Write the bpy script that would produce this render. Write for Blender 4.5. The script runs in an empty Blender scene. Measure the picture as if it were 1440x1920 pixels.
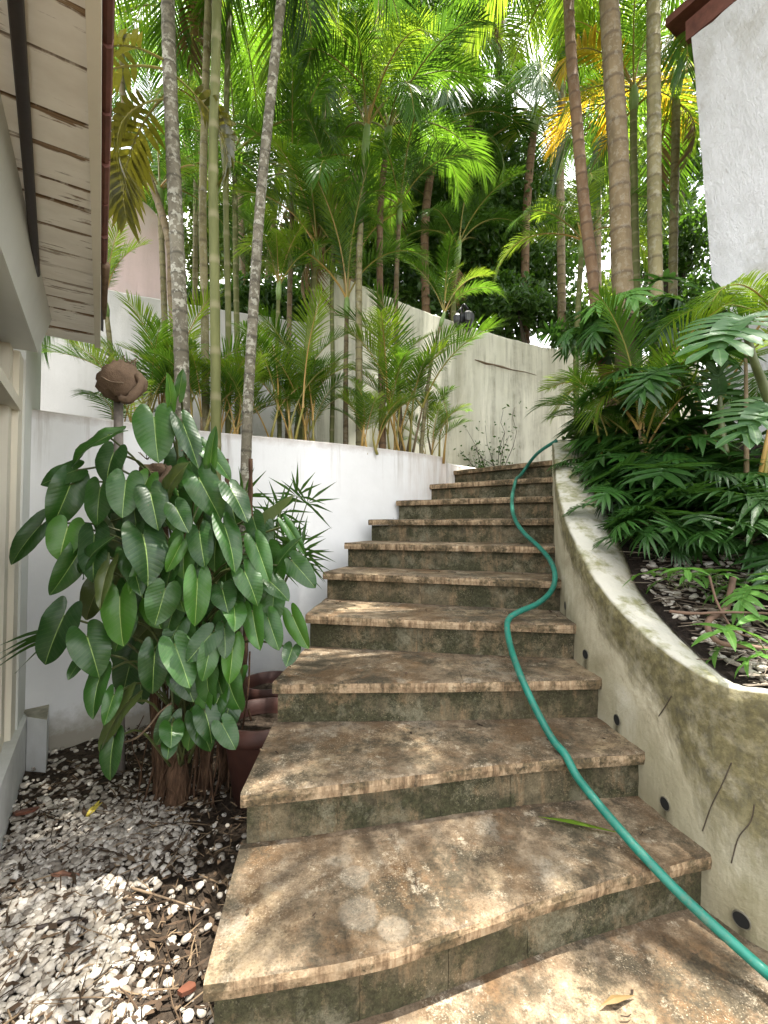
import bpy, math, random
import numpy as np
from mathutils import Vector, Matrix
random.seed(7); rng = np.random.default_rng(7)
S = bpy.context.scene
COL = S.collection
# ------------------------------------------------------------------ camera, world, sun, exposure
F, H, R = 853.0, 1.165, 0.1733
PITCH = math.radians(1.68)
cam_d = bpy.data.cameras.new('camera'); cam = bpy.data.objects.new('camera', cam_d); COL.objects.link(cam)
cam_d.sensor_fit = 'VERTICAL'; cam_d.sensor_height = 24.0; cam_d.lens = F / 1920 * 24.0
cam_d.clip_start = 0.02; cam_d.clip_end = 2000
cam.location = (0, 0, H); cam.rotation_euler = (math.pi / 2 + PITCH, 0, 0)
S.camera = cam
SUN_EL, SUN_AZ = 80.0, 100.0        # azimuth clockwise from +Y
world = bpy.data.worlds.new('World'); S.world = world; world.use_nodes = True
wn = world.node_tree; wn.nodes.clear()
sky = wn.nodes.new('ShaderNodeTexSky'); sky.sky_type = 'NISHITA'; sky.sun_disc = False
sky.sun_elevation = math.radians(SUN_EL); sky.sun_rotation = math.radians(SUN_AZ)
tc = wn.nodes.new('ShaderNodeTexCoord')
nz = wn.nodes.new('ShaderNodeTexNoise'); nz.inputs['Scale'].default_value = 2.2; nz.inputs['Detail'].default_value = 6
rp = wn.nodes.new('ShaderNodeValToRGB'); rp.color_ramp.elements[0].position = 0.34; rp.color_ramp.elements[1].position = 0.58
mx = wn.nodes.new('ShaderNodeMix'); mx.data_type = 'RGBA'
mx.inputs[7].default_value = (10.2, 10.0, 9.7, 1)
bg = wn.nodes.new('ShaderNodeBackground'); bg.inputs['Strength'].default_value = 0.118
wo = wn.nodes.new('ShaderNodeOutputWorld')
wn.links.new(tc.outputs['Generated'], nz.inputs['Vector']); wn.links.new(nz.outputs['Fac'], rp.inputs['Fac'])
wn.links.new(rp.outputs['Color'], mx.inputs[0]); wn.links.new(sky.outputs['Color'], mx.inputs[6])
wn.links.new(mx.outputs[2], bg.inputs['Color']); wn.links.new(bg.outputs['Background'], wo.inputs['Surface'])
sun_d = bpy.data.lights.new('sun', 'SUN'); sun_d.energy = 5.0; sun_d.angle = math.radians(0.5); sun_d.color = (1.0, 0.95, 0.86)
sun = bpy.data.objects.new('sun', sun_d); COL.objects.link(sun)
e_, a_ = math.radians(SUN_EL), math.radians(SUN_AZ)
SUNV = Vector((math.sin(a_) * math.cos(e_), math.cos(a_) * math.cos(e_), math.sin(e_)))
sun.rotation_euler = SUNV.to_track_quat('Z', 'Y').to_euler(); sun.location = (0, 0, 12)
S.view_settings.view_transform = 'Standard'; S.view_settings.look = 'None'
S.view_settings.exposure = 2.15; S.view_settings.gamma = 1.0; S.view_settings.use_curve_mapping = False
S.render.engine = 'CYCLES'
cy = S.cycles
cy.use_denoising = True; cy.max_bounces = 7; cy.diffuse_bounces = 4; cy.glossy_bounces = 3; cy.transmission_bounces = 5; cy.transparent_max_bounces = 6
cy.sample_clamp_indirect = 6.0; cy.caustics_reflective = False; cy.caustics_refractive = False

# ------------------------------------------------------------------ helpers
def ray(px, py):
    dx, dy = (px - 720) / F, (960 - py) / F
    return np.array([dx, math.cos(PITCH) - dy * math.sin(PITCH), math.sin(PITCH) + dy * math.cos(PITCH)])
def P(px, py, Y):
    d = ray(px, py); return d * (Y / d[1]) + np.array([0, 0, H])
def Zp(px, py, z):
    d = ray(px, py); return d * ((z - H) / d[2]) + np.array([0, 0, H])
def crv(pts, n):
    p = np.array(pts, float); m = len(p)
    t = np.linspace(0, m - 1, n); out = []
    for a in t:
        i = min(int(a), m - 2); f = a - i
        p0, p1, p2, p3 = p[max(i - 1, 0)], p[i], p[i + 1], p[min(i + 2, m - 1)]
        out.append(0.5 * (2 * p1 + (p2 - p0) * f + (2 * p0 - 5 * p1 + 4 * p2 - p3) * f * f + (3 * p1 - p0 - 3 * p2 + p3) * f ** 3))
    return np.array(out)
def lerp(a, b, t): return np.asarray(a) + (np.asarray(b) - np.asarray(a)) * t

class MB:
    """collects vertices / faces / uvs for one mesh"""
    def __init__(s): s.v = []; s.f = []; s.uv = []; s.mi = []; s.n = 0
    def add(s, v, f, uv=None, mi=0):
        v = np.asarray(v, float); s.v.append(v)
        for q in f: s.f.append(tuple(i + s.n for i in q)); s.mi.append(mi)
        s.uv.append(np.zeros((len(v), 2)) if uv is None else np.asarray(uv, float))
        s.n += len(v)
    def mesh(s, name, mats, smooth=False):
        me = bpy.data.meshes.new(name)
        v = np.concatenate(s.v); uv = np.concatenate(s.uv)
        tot = np.array([len(q) for q in s.f], np.int32); idx = np.array([i for q in s.f for i in q], np.int32)
        me.vertices.add(len(v)); me.vertices.foreach_set('co', v.ravel())
        me.loops.add(len(idx)); me.loops.foreach_set('vertex_index', idx)
        me.polygons.add(len(tot)); me.polygons.foreach_set('loop_start', np.concatenate([[0], np.cumsum(tot)[:-1]]).astype(np.int32))
        ul = me.uv_layers.new(name='UVMap'); ul.data.foreach_set('uv', uv[idx].ravel())
        for m in (mats if isinstance(mats, (list, tuple)) else [mats]): me.materials.append(m)
        me.polygons.foreach_set('material_index', np.array(s.mi, np.int32))
        me.polygons.foreach_set('use_smooth', np.full(len(tot), bool(smooth)))
        me.update(calc_edges=True); me.validate(); return me
    def box(s, c, ax, ay, az, uv=True, mi=0):
        """box centred on c with half axes"""
        c, ax, ay, az = [np.asarray(q, float) for q in (c, ax, ay, az)]
        v = [c + i * ax + j * ay + k * az for k in (-1, 1) for j in (-1, 1) for i in (-1, 1)]
        f = [(0, 2, 3, 1), (4, 5, 7, 6), (0, 1, 5, 4), (2, 6, 7, 3), (0, 4, 6, 2), (1, 3, 7, 5)]
        l = np.linalg.norm(ax) * 2; w = np.linalg.norm(ay) * 2
        u = [((i + 1) / 2 * l, (j + 1) / 2 * w) for k in (-1, 1) for j in (-1, 1) for i in (-1, 1)]
        s.add(v, f, u, mi)
    def tube(s, pts, rad, seg=8, cap=True, mi=0, wob=0.0, vscale=1.0):
        pts = np.asarray(pts, float); n = len(pts); rad = np.broadcast_to(np.asarray(rad, float), (n,))
        T = np.gradient(pts, axis=0); T /= np.linalg.norm(T, axis=1)[:, None] + 1e-12
        up = np.array([1.0, 0.1, 0.05]) if abs(T[0][0]) < 0.9 else np.array([0, 1.0, 0.1])
        V = []; U = []; L = 0
        for i in range(n):
            b = up - T[i] * up.dot(T[i]); b /= np.linalg.norm(b); up = b; c = np.cross(T[i], b)
            if i: L += np.linalg.norm(pts[i] - pts[i - 1])
            for k in range(seg):
                a = 2 * math.pi * k / seg; r = rad[i] * (1 + wob * (rng.random() - .5))
                V.append(pts[i] + r * (math.cos(a) * b + math.sin(a) * c)); U.append((k / seg, L * vscale))
        Fc = [(i * seg + k, i * seg + (k + 1) % seg, (i + 1) * seg + (k + 1) % seg, (i + 1) * seg + k) for i in range(n - 1) for k in range(seg)]
        if cap: Fc += [tuple(range(seg - 1, -1, -1)), tuple((n - 1) * seg + k for k in range(seg))]
        s.add(V, Fc, U, mi)

def obj(name, me, parent=None):
    o = bpy.data.objects.new(name, me); COL.objects.link(o)
    if parent is not None:
        o.parent = parent; o.matrix_parent_inverse = parent.matrix_basis.inverted()
    return o
def tag(o, label=None, cat=None, group=None, kind=None):
    if label: o['label'] = label
    if cat: o['category'] = cat
    if group: o['group'] = group
    if kind: o['kind'] = kind
    return o
def thing(name, label, cat, loc=(0, 0, 0), group=None):
    o = bpy.data.objects.new(name, None); COL.objects.link(o); o.empty_display_size = 0.1
    o.location = Vector([float(q) for q in loc]); return tag(o, label, cat, group)

# ------------------------------------------------------------------ materials
class NB:
    def __init__(s, name):
        s.m = bpy.data.materials.new(name); s.m.use_nodes = True; s.t = s.m.node_tree; s.t.nodes.clear()
        s.out = s.n('ShaderNodeOutputMaterial'); s.b = s.n('ShaderNodeBsdfPrincipled'); s.l(s.b.outputs[0], s.out.inputs['Surface'])
    def n(s, t): return s.t.nodes.new(t)
    def l(s, a, b): s.t.links.new(a, b)
    def put(s, sock, v):
        if isinstance(v, bpy.types.NodeSocket): s.l(v, sock)
        elif isinstance(v, tuple) and len(v) == 3 and sock.type == 'RGBA': sock.default_value = (*v, 1)
        else: sock.default_value = v
    def pos(s): return s.n('ShaderNodeNewGeometry').outputs['Position']
    def nrm(s): return s.n('ShaderNodeNewGeometry').outputs['Normal']
    def uv(s): return s.n('ShaderNodeTexCoord').outputs['UV']
    def rnd(s): return s.n('ShaderNodeObjectInfo').outputs['Random']
    def sep(s, v):
        q = s.n('ShaderNodeSeparateXYZ'); s.put(q.inputs[0], v); return q.outputs
    def comb(s, x, y, z=0.0):
        q = s.n('ShaderNodeCombineXYZ'); s.put(q.inputs[0], x); s.put(q.inputs[1], y); s.put(q.inputs[2], z); return q.outputs[0]
    def map(s, v, sc=(1, 1, 1), loc=(0, 0, 0), rot=(0, 0, 0)):
        q = s.n('ShaderNodeMapping'); s.put(q.inputs[0], v); q.inputs['Scale'].default_value = sc; q.inputs['Location'].default_value = loc; q.inputs['Rotation'].default_value = rot; return q.outputs[0]
    def noise(s, v, sc, det=5, ro=.6, dist=0.0):
        q = s.n('ShaderNodeTexNoise'); s.put(q.inputs['Vector'], v); q.inputs['Scale'].default_value = sc; q.inputs['Detail'].default_value = det; q.inputs['Roughness'].default_value = ro; q.inputs['Distortion'].default_value = dist; return q.outputs['Fac']
    def vor(s, v, sc, feat='F1', out='Distance'):
        q = s.n('ShaderNodeTexVoronoi'); q.feature = feat; s.put(q.inputs['Vector'], v); q.inputs['Scale'].default_value = sc; return q.outputs[out]
    def ramp(s, f, stops, interp='LINEAR'):
        q = s.n('ShaderNodeValToRGB'); s.put(q.inputs[0], f); cr = q.color_ramp; cr.interpolation = interp
        while len(cr.elements) < len(stops): cr.elements.new(0.5)
        for e, (p, c) in zip(cr.elements, stops):
            e.position = p; e.color = (c, c, c, 1) if isinstance(c, (int, float)) else (*c, 1)
        return q.outputs[0]
    def mix(s, f, a, b, mode='MIX'):
        q = s.n('ShaderNodeMix'); q.data_type = 'RGBA'; q.blend_type = mode; s.put(q.inputs[0], f); s.put(q.inputs[6], a); s.put(q.inputs[7], b); return q.outputs[2]
    def math(s, op, a, b=0.0, clamp=False):
        q = s.n('ShaderNodeMath'); q.operation = op; q.use_clamp = clamp; s.put(q.inputs[0], a); s.put(q.inputs[1], b); return q.outputs[0]
    def bump(s, h, st=.5, d=.01):
        q = s.n('ShaderNodeBump'); s.put(q.inputs['Height'], h); q.inputs['Strength'].default_value = st; q.inputs['Distance'].default_value = d; s.l(q.outputs[0], s.b.inputs['Normal']); return q.outputs[0]
    def fin(s, col, rough=.6, spec=.5, **kw):
        s.put(s.b.inputs['Base Color'], col); s.put(s.b.inputs['Roughness'], rough); s.put(s.b.inputs['Specular IOR Level'], spec)
        for k, v in kw.items(): s.put(s.b.inputs[k.replace('_', ' ')], v)
        return s.m
    def translucent(s, col, fac):
        t = s.n('ShaderNodeBsdfTranslucent'); s.put(t.inputs[0], col); m = s.n('ShaderNodeMixShader'); m.inputs[0].default_value = fac
        s.l(s.b.outputs[0], m.inputs[1]); s.l(t.outputs[0], m.inputs[2]); s.l(m.outputs[0], s.out.inputs['Surface'])

def flat_mat(name, c, rough=.6, var=.15, sc=6.0, spec=.4, bump=.15):
    b = NB(name); p = b.pos(); n1 = b.noise(p, sc); n2 = b.noise(p, sc * 7, 3)
    k = b.ramp(n1, [(.25, tuple(q * (1 - var) for q in c)), (.75, tuple(min(1, q * (1 + var)) for q in c))])
    b.bump(n2, bump, .004); return b.fin(k, rough, spec)

def frond_mat(name, dark, light, tcol, tfac=.45, rough=.4):
    b = NB(name); uv = b.sep(b.uv()); r = b.rnd()
    f = b.math('ADD', b.math('MULTIPLY', uv[0], .55), b.math('MULTIPLY', r, .45))
    c = b.ramp(f, [(.1, dark), (.6, light), (1.0, tuple(q * 1.15 for q in light))])
    tipb = b.ramp(uv[1], [(.8, 0.0), (1.0, 1.0)])
    c = b.mix(b.math('MULTIPLY', tipb, b.ramp(uv[0], [(.4, 0.0), (.9, .7)])), c, (.16, .11, .03))
    b.fin(c, rough, .4); tc_ = b.mix(1.0, c, tcol, 'MULTIPLY')
    b.translucent(b.mix(b.rnd(), tcol, tuple(q * .8 for q in tcol)), tfac); return b.m
M = {}
M['frond'] = frond_mat('palm_frond_green', (.018, .06, .007), (.045, .12, .012), (.17, .34, .02), .42)
M['frond_yellow'] = frond_mat('palm_frond_yellow_green', (.055, .115, .01), (.105, .19, .016), (.34, .5, .03), .5)
M['frond_dark'] = frond_mat('palm_frond_dark', (.014, .042, .008), (.034, .085, .013), (.1, .22, .02), .35)
M['frond_olive'] = frond_mat('palm_frond_olive', (.03, .035, .007), (.075, .075, .012), (.24, .22, .02), .42)
M['frond_gold'] = frond_mat('palm_frond_golden', (.25, .17, .01), (.42, .28, .02), (.75, .5, .03), .5)
M['frond_dry'] = frond_mat('palm_frond_dry', (.09, .055, .02), (.2, .13, .05), (.2, .13, .04), .3, .7)
b = NB('frond_stalk'); M['stalk'] = b.fin(b.ramp(b.noise(b.pos(), 8), [(.3, (.16, .17, .03)), (.7, (.28, .22, .05))]), .45)
b = NB('orange_stalk'); M['stalk_orange'] = b.fin(b.ramp(b.noise(b.pos(), 8), [(.3, (.3, .2, .05)), (.7, (.42, .26, .07))]), .45)

def trunk_mat(name, c1, c2, ring, lichen=0.0):
    b = NB(name); p = b.pos(); uv = b.sep(b.uv())
    n1 = b.noise(b.map(p, (1, 1, .25)), 14, 5); c = b.ramp(n1, [(.3, c1), (.7, c2)])
    w = b.math('FRACT', uv[1]); rr = b.ramp(w, [(0, 1.0), (.06, .9), (.16, 0.0), (.93, 0.0), (1, 1.0)])
    c = b.mix(b.math('MULTIPLY', rr, .75), c, ring)
    if lichen:
        q = b.noise(p, 26, 4, .65); q2 = b.noise(p, 5, 2)
        lm = b.math('MULTIPLY', b.ramp(q, [(.52, 0.0), (.57, 1.0)]), b.ramp(q2, [(.35, 0.2), (.6, 1.0)]))
        c = b.mix(b.math('MULTIPLY', lm, lichen), c, (.36, .35, .28))
        dk = b.ramp(b.noise(p, 18, 4, .7), [(.56, 0.0), (.62, 1.0)]); c = b.mix(b.math('MULTIPLY', dk, lichen * .8), c, (.06, .05, .035))
    b.bump(b.noise(b.map(p, (1, 1, .4)), 40, 4), .5, .006); return b.fin(c, .75, .3)
M['trunk_grey'] = trunk_mat('palm_trunk_lichened', (.085, .075, .05), (.175, .155, .11), (.045, .04, .026), .75)
M['trunk_green'] = trunk_mat('palm_trunk_green', (.085, .095, .03), (.15, .155, .055), (.22, .2, .11), 0.0)
M['trunk_tan'] = trunk_mat('palm_trunk_tan', (.11, .08, .04), (.19, .14, .075), (.075, .052, .03), 0.2)
M['trunk_brown'] = trunk_mat('palm_trunk_brown', (.115, .066, .034), (.2, .125, .068), (.075, .043, .025), 0.12)
M['trunk_olive'] = trunk_mat('palm_trunk_olive', (.13, .115, .05), (.23, .2, .1), (.09, .07, .035), 0.3)
M['crownshaft'] = flat_mat('crownshaft_green', (.16, .24, .07), .4, .2, 5)

# stone of the steps -------------------------------------------------
def stone(name, base, riser=False):
    b = NB(name); p = b.pos(); r = b.rnd()
    pr = b.n('ShaderNodeVectorMath'); pr.operation = 'ADD'; b.l(p, pr.inputs[0]); b.l(b.comb(b.math('MULTIPLY', r, 7.3), b.math('MULTIPLY', r, 3.1), 0.0), pr.inputs[1])
    q = pr.outputs[0]
    big = b.noise(p, 3.1, 7, .7); mid = b.noise(p, 13, 8, .75); fine = b.noise(p, 75, 6, .75); sp = b.noise(p, 190, 3, .6)
    if riser:
        c = b.ramp(mid, [(.3, (.055, .048, .03)), (.45, (.13, .11, .07)), (.57, (.22, .18, .115)), (.72, (.36, .3, .21))])
        v1 = b.noise(b.map(p, (9, 9, 1.4)), 1.3, 7, .75)
        c = b.mix(b.ramp(v1, [(.5, 0.0), (.6, .85)]), c, b.ramp(fine, [(.3, (.2, .13, .07)), (.7, (.44, .32, .2))]))
        gr = b.ramp(b.noise(p, 3.4, 10, .8), [(.45, 0.0), (.53, .95)]); c = b.mix(gr, c, b.ramp(fine, [(.35, (.022, .025, .012)), (.65, (.1, .1, .05))]))
        gr2 = b.ramp(b.noise(b.map(p, (1, 1, 1), (5, 2, 1)), 6, 8, .8), [(.52, 0.0), (.62, .7)]); c = b.mix(gr2, c, b.ramp(fine, [(.3, (.16, .15, .1)), (.7, (.4, .37, .28))]))
        bl = b.ramp(b.vor(b.map(q, (1, 1, .8)), 5.5), [(.13, .55), (.24, 0.0)]); bl2 = b.math('MULTIPLY', bl, b.ramp(b.noise(p, 4, 1), [(.5, 0.0), (.56, 1.0)]))
        c = b.mix(bl2, c, (.25, .235, .17))
    else:
        c = b.ramp(mid, [(.3, (.07, .05, .03)), (.43, (.14, .1, .062)), (.54, (.225, .168, .11)), (.7, (.38, .305, .215))])
        c = b.mix(b.ramp(big, [(.38, .95), (.54, 0.0)]), c, b.ramp(fine, [(.3, (.06, .035, .017)), (.7, (.19, .115, .055))]))
        c = b.mix(b.ramp(b.noise(p, 2.7, 8, .78), [(.53, 0.0), (.62, .75)]), c, b.ramp(fine, [(.3, (.32, .23, .13)), (.7, (.52, .41, .27))]))
        gy = b.ramp(b.noise(p, 4.7, 7, .72), [(.56, 0.0), (.66, .6)]); c = b.mix(gy, c, b.ramp(fine, [(.3, (.2, .18, .14)), (.7, (.42, .37, .29))]))
        bk = b.ramp(b.noise(p, 3.9, 10, .8), [(.485, 0.0), (.575, .9)]); c = b.mix(bk, c, b.ramp(fine, [(.3, (.022, .02, .013)), (.7, (.1, .08, .05))]))
        rd = b.ramp(b.noise(p, 15, 5, .7), [(.58, 0.0), (.7, .4)]); c = b.mix(rd, c, (.27, .15, .08))
        pl_ = b.ramp(b.noise(b.map(p, (1, 1, 1), (3, 1, 0)), 9, 9, .85), [(.57, 0.0), (.64, .8)]); c = b.mix(pl_, c, (.5, .43, .32))
    if not riser:
        for sx, sy, sr in ((666, 1643, .046), (672, 1712, .056), (738, 1740, .04)):
            q0 = Zp(sx, sy, R if sy > 1500 else 2 * R); dn = b.n('ShaderNodeVectorMath'); dn.operation = 'DISTANCE'; b.l(p, dn.inputs[0]); dn.inputs[1].default_value = tuple(float(v) for v in q0)
            dd = b.math('ADD', b.math('DIVIDE', dn.outputs['Value'], sr), b.math('MULTIPLY', b.math('SUBTRACT', mid, .5), 1.1))
            c = b.mix(b.ramp(dd, [(.8, .45), (1.02, 0.0)]), c, b.ramp(fine, [(.3, (.19, .165, .125)), (.7, (.34, .3, .24))]))
    c = b.mix(b.ramp(sp, [(.56, 0.0), (.68, .5)]), c, (.035, .028, .017)); c = b.mix(b.math('MULTIPLY', b.ramp(sp, [(.33, .7), (.41, 0.0)]), b.ramp(b.noise(p, 5, 4), [(.45, 0.0), (.6, 1.0)])), c, (.48, .4, .29))
    c = b.mix(b.math('MULTIPLY', b.math('SUBTRACT', r, .5), .12), c, (.42, .3, .19))
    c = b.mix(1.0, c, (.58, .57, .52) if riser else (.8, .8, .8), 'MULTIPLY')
    h = b.math('ADD', b.math('MULTIPLY', mid, .6), b.math('MULTIPLY', fine, .5)); b.bump(h, .8, .014)
    return b.fin(c, .82, .25)
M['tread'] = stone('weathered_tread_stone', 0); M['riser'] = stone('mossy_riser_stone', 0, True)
# tread noses: pale worn edge with dark streaks running down it
b = NB('nosing_stone'); p = b.pos(); st = b.noise(b.map(p, (26, 26, 2.0)), 1.6, 5, .7); md = b.noise(p, 6, 9, .78)
c = b.ramp(st, [(.3, (.05, .038, .022)), (.45, (.2, .135, .08)), (.58, (.4, .29, .18)), (.75, (.54, .45, .31))])
c = b.mix(b.ramp(b.noise(p, 10, 5, .7), [(.48, 0.0), (.6, .85)]), c, b.ramp(b.noise(p, 60, 4), [(.3, (.25, .175, .1)), (.7, (.5, .39, .26))])); c = b.mix(b.ramp(md, [(.44, .95), (.53, 0.0)]), c, b.ramp(b.noise(p, 70, 4), [(.35, (.035, .032, .018)), (.65, (.15, .11, .06))]))
c = b.mix(1.0, c, (.82, .8, .77), 'MULTIPLY'); b.bump(b.noise(p, 50, 5), .6, .01); M['nose'] = b.fin(c, .8, .25)

def plaster(name, base, streak=0.0, moss=0.0, rough_bump=.2, ztop=None, tint=None):
    b = NB(name); p = b.pos(); n1 = b.noise(p, 1.7, 5, .6); n2 = b.noise(p, 9, 5, .65); n3 = b.noise(p, 55, 4, .6)
    d = tuple(q * .86 for q in base)
    c = b.ramp(n1, [(.3, d), (.7, base)])
    if streak:
        s1 = b.noise(b.map(p, (6, 6, .4)), 1.0, 8, .78); z = b.sep(p)[2]
        m = b.ramp(s1, [(.47, 0.0), (.64, 1.0)]); m = b.math('MULTIPLY', m, b.ramp(n2, [(.3, .35), (.65, 1.0)]))
        c = b.mix(b.math('MULTIPLY', m, streak), c, (.2, .185, .13))
        m2 = b.ramp(b.noise(b.map(p, (3, 3, .2)), 1.3, 3), [(.5, 0.0), (.7, .8)])
        c = b.mix(b.math('MULTIPLY', m2, streak * .7), c, (.36, .34, .25))
    if tint: c = b.mix(b.ramp(b.noise(p, 2.6, 3), [(.45, 0.0), (.7, .6)]), c, tint)
    if moss:
        g = b.ramp(b.noise(p, 2.4, 6, .7, .5), [(.42, 0.0), (.6, 1.0)]); c = b.mix(b.math('MULTIPLY', g, moss), c, b.ramp(n3, [(.35, (.07, .075, .022)), (.65, (.2, .19, .08))]))
    h = b.math('ADD', b.math('MULTIPLY', n2, .6), b.math('MULTIPLY', n3, .35)); b.bump(h, rough_bump, .02)
    return b.fin(c, .85, .25)
b = NB('white_painted_wall'); p = b.pos(); x, y, z = b.sep(p); n1 = b.noise(p, 1.3, 6, .65); n2 = b.noise(p, 14, 6, .7)
c = b.ramp(n1, [(.3, (.68, .68, .67)), (.65, (.79, .79, .785))])
st = b.noise(b.map(p, (11, 11, .5)), 1.0, 6, .75); tp_ = b.ramp(z, [(.0, 0.0), (.55, 0.0), (1.0, 1.0)])
tp_ = b.ramp(b.math('MULTIPLY', z, .5), [(.70, 0.0), (.925, 1.0)]); dm = b.math('MULTIPLY', b.ramp(st, [(.53, 0.0), (.7, .8)]), tp_); c = b.mix(dm, c, (.33, .29, .24))
edge = b.ramp(b.math('ADD', b.math('MULTIPLY', z, .5), b.math('MULTIPLY', b.math('SUBTRACT', n2, .5), .05)), [(.893, 0.0), (.925, .65)]); c = b.mix(edge, c, (.36, .3, .25))
rt = b.math('MULTIPLY', b.ramp(b.math('MULTIPLY', x, 1.0), [(.0, 0.0), (.55, .8)]), b.ramp(b.noise(b.map(p, (6, 6, .8), (2, 1, 0)), 1.0, 5, .7), [(.42, 0.0), (.62, .8)])); c = b.mix(rt, c, (.5, .42, .35))
bs = b.ramp(b.math('ADD', z, b.math('MULTIPLY', b.math('SUBTRACT', n2, .5), .16)), [(.0, 1.0), (.001, 0.0)]); bs = b.ramp(b.math('SUBTRACT', .06, b.math('ADD', z, b.math('MULTIPLY', b.math('SUBTRACT', n2, .5), .2))), [(.0, 0.0), (.15, .9)]); c = b.mix(bs, c, (.3, .27, .21))
hc = b.ramp(b.noise(p, 5, 7, .8), [(.62, 0.0), (.68, .18)]); c = b.mix(hc, c, (.5, .48, .44))
b.bump(b.math('ADD', n2, n1), .14, .012); M['white_wall'] = b.fin(c, .8, .25)
M['far_wall'] = plaster('streaked_cream_wall', (.72, .7, .58), .8, .06, .15)
M['grey_wall'] = plaster('grey_plaster_wall', (.58, .57, .54), .2, 0.0, .3)
M['pink_wall'] = plaster('pink_plaster_wall', (.55, .43, .4), .15, 0, .2, tint=(.48, .42, .4))
M['rough_wall'] = None
b = NB('rough_white_stucco'); p = b.pos(); n1 = b.noise(p, 3, 6, .7); n2 = b.noise(b.map(p, (1, 1, .4), (0, 0, 0), (.5, 0, .3)), 26, 8, .75); n3 = b.noise(p, 110, 5, .7)
c = b.ramp(n1, [(.3, (.8, .8, .8)), (.6, (.9, .9, .91))]); c = b.mix(b.ramp(n2, [(.33, .3), (.45, 0.0)]), c, (.6, .58, .56))
gm = b.ramp(b.noise(p, 1.6, 5, .7), [(.55, 0.0), (.7, .5)]); c = b.mix(gm, c, (.42, .38, .28))
b.bump(b.math('ADD', b.math('MULTIPLY', n2, 1.0), b.math('MULTIPLY', n3, .3)), 1.0, .045); M['rough_wall'] = b.fin(c, .9, .2)
# curved retaining wall: pale plaster, algae from the top down and toward the front
b = NB('algae_stained_plaster'); p = b.pos(); x, y, z = b.sep(p)
n1 = b.noise(p, 2.6, 6, .65, .5); n2 = b.noise(p, 12, 6, .7); n3 = b.noise(p, 75, 4, .65)
c = b.ramp(n1, [(.3, (.3, .265, .18)), (.52, (.47, .43, .32)), (.7, (.64, .61, .52))])
uu = b.sep(b.uv()); sn = b.noise(b.map(b.uv(), (16, 1.6, 1)), 1.0, 6, .72); sn2 = b.noise(b.map(b.uv(), (5, 2.2, 1), (3, 1, 0)), 1.0, 5, .65)
kk = b.math('ADD', uu[1], b.math('ADD', b.math('MULTIPLY', b.math('SUBTRACT', sn, .5), 1.5), b.math('MULTIPLY', b.math('SUBTRACT', sn2, .5), 1.6)))
topm = b.ramp(b.math('MULTIPLY', kk, .5), [(.27, 1.0), (.45, .65), (.64, 0.0)])
base_m = b.ramp(b.math('SUBTRACT', b.math('SUBTRACT', z, b.math('MULTIPLY', b.math('SUBTRACT', y, 1.0), .49)), b.math('MULTIPLY', n2, .16)), [(-.02, .5), (.1, 0.0)])
alg = b.math('MULTIPLY', topm, b.ramp(n2, [(.3, .6), (.5, 1.0)]))
ac = b.ramp(b.noise(p, 30, 5, .7), [(.3, (.022, .02, .008)), (.5, (.08, .068, .022)), (.72, (.18, .155, .07))])
c = b.mix(b.math('MULTIPLY', alg, .9), c, ac)
stk = b.ramp(b.noise(b.map(p, (14, 14, 1.1)), 1.0, 5, .7), [(.52, 0.0), (.68, .5)]); c = b.mix(stk, c, (.2, .19, .12))
c = b.mix(base_m, c, (.17, .155, .085))
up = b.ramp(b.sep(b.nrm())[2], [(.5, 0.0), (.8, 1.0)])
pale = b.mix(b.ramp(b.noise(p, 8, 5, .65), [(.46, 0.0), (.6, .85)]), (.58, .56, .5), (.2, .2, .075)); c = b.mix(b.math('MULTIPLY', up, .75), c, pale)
NBW = b; c = b.mix(1.0, c, (.97, .96, .94), 'MULTIPLY'); b.bump(b.math('ADD', b.math('MULTIPLY', n2, .8), b.math('MULTIPLY', n3, .35)), .45, .02); M['curved_wall'] = b.fin(c, .85, .25)

b = NB('dark_soil'); p = b.pos(); n = b.noise(p, 40, 6, .7); c = b.ramp(n, [(.3, (.02, .015, .011)), (.6, (.075, .056, .04)), (.8, (.14, .11, .08))]); b.bump(n, 1, .03); M['soil'] = b.fin(c, .95, .15)
b = NB('black_bed_soil'); p = b.pos(); n = b.noise(p, 40, 6, .7); c = b.ramp(n, [(.3, (.008, .006, .005)), (.6, (.028, .02, .015)), (.8, (.06, .045, .034))]); b.bump(n, 1, .03); M['bed_soil'] = b.fin(c, .95, .15)
b = NB('white_pebbles'); u = b.sep(b.uv()); n = b.noise(b.pos(), 120, 3)
c = b.ramp(u[0], [(0, (.06, .046, .035)), (.25, (.15, .125, .1)), (.55, (.3, .27, .225)), (.85, (.46, .42, .365)), (1, (.64, .6, .54))]); c = b.mix(b.ramp(n, [(.55, 0.0), (.7, .5)]), c, (.2, .16, .12)); b.bump(n, .3, .004); M['pebble'] = b.fin(c, .7, .3)
b = NB('plant_litter'); u = b.sep(b.uv()); M['litter'] = b.fin(b.ramp(u[0], [(0, (.02, .014, .009)), (.5, (.07, .045, .028)), (1, (.25, .18, .11))]), .85, .2)
b = NB('pale_litter'); u = b.sep(b.uv()); M['litter_pale'] = b.fin(b.ramp(u[0], [(0, (.03, .022, .015)), (.4, (.12, .09, .065)), (1, (.36, .31, .25))]), .85, .2)
M['terracotta'] = flat_mat('terracotta', (.14, .052, .03), .6, .25, 7)
M['terracotta_dark'] = flat_mat('dark_terracotta', (.06, .022, .015), .6, .4, 5)  # mottled dark terracotta tone, used for both pots
M['black_metal'] = flat_mat('black_lantern_metal', (.012, .012, .013), .35, .2, 9, .6)
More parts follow.
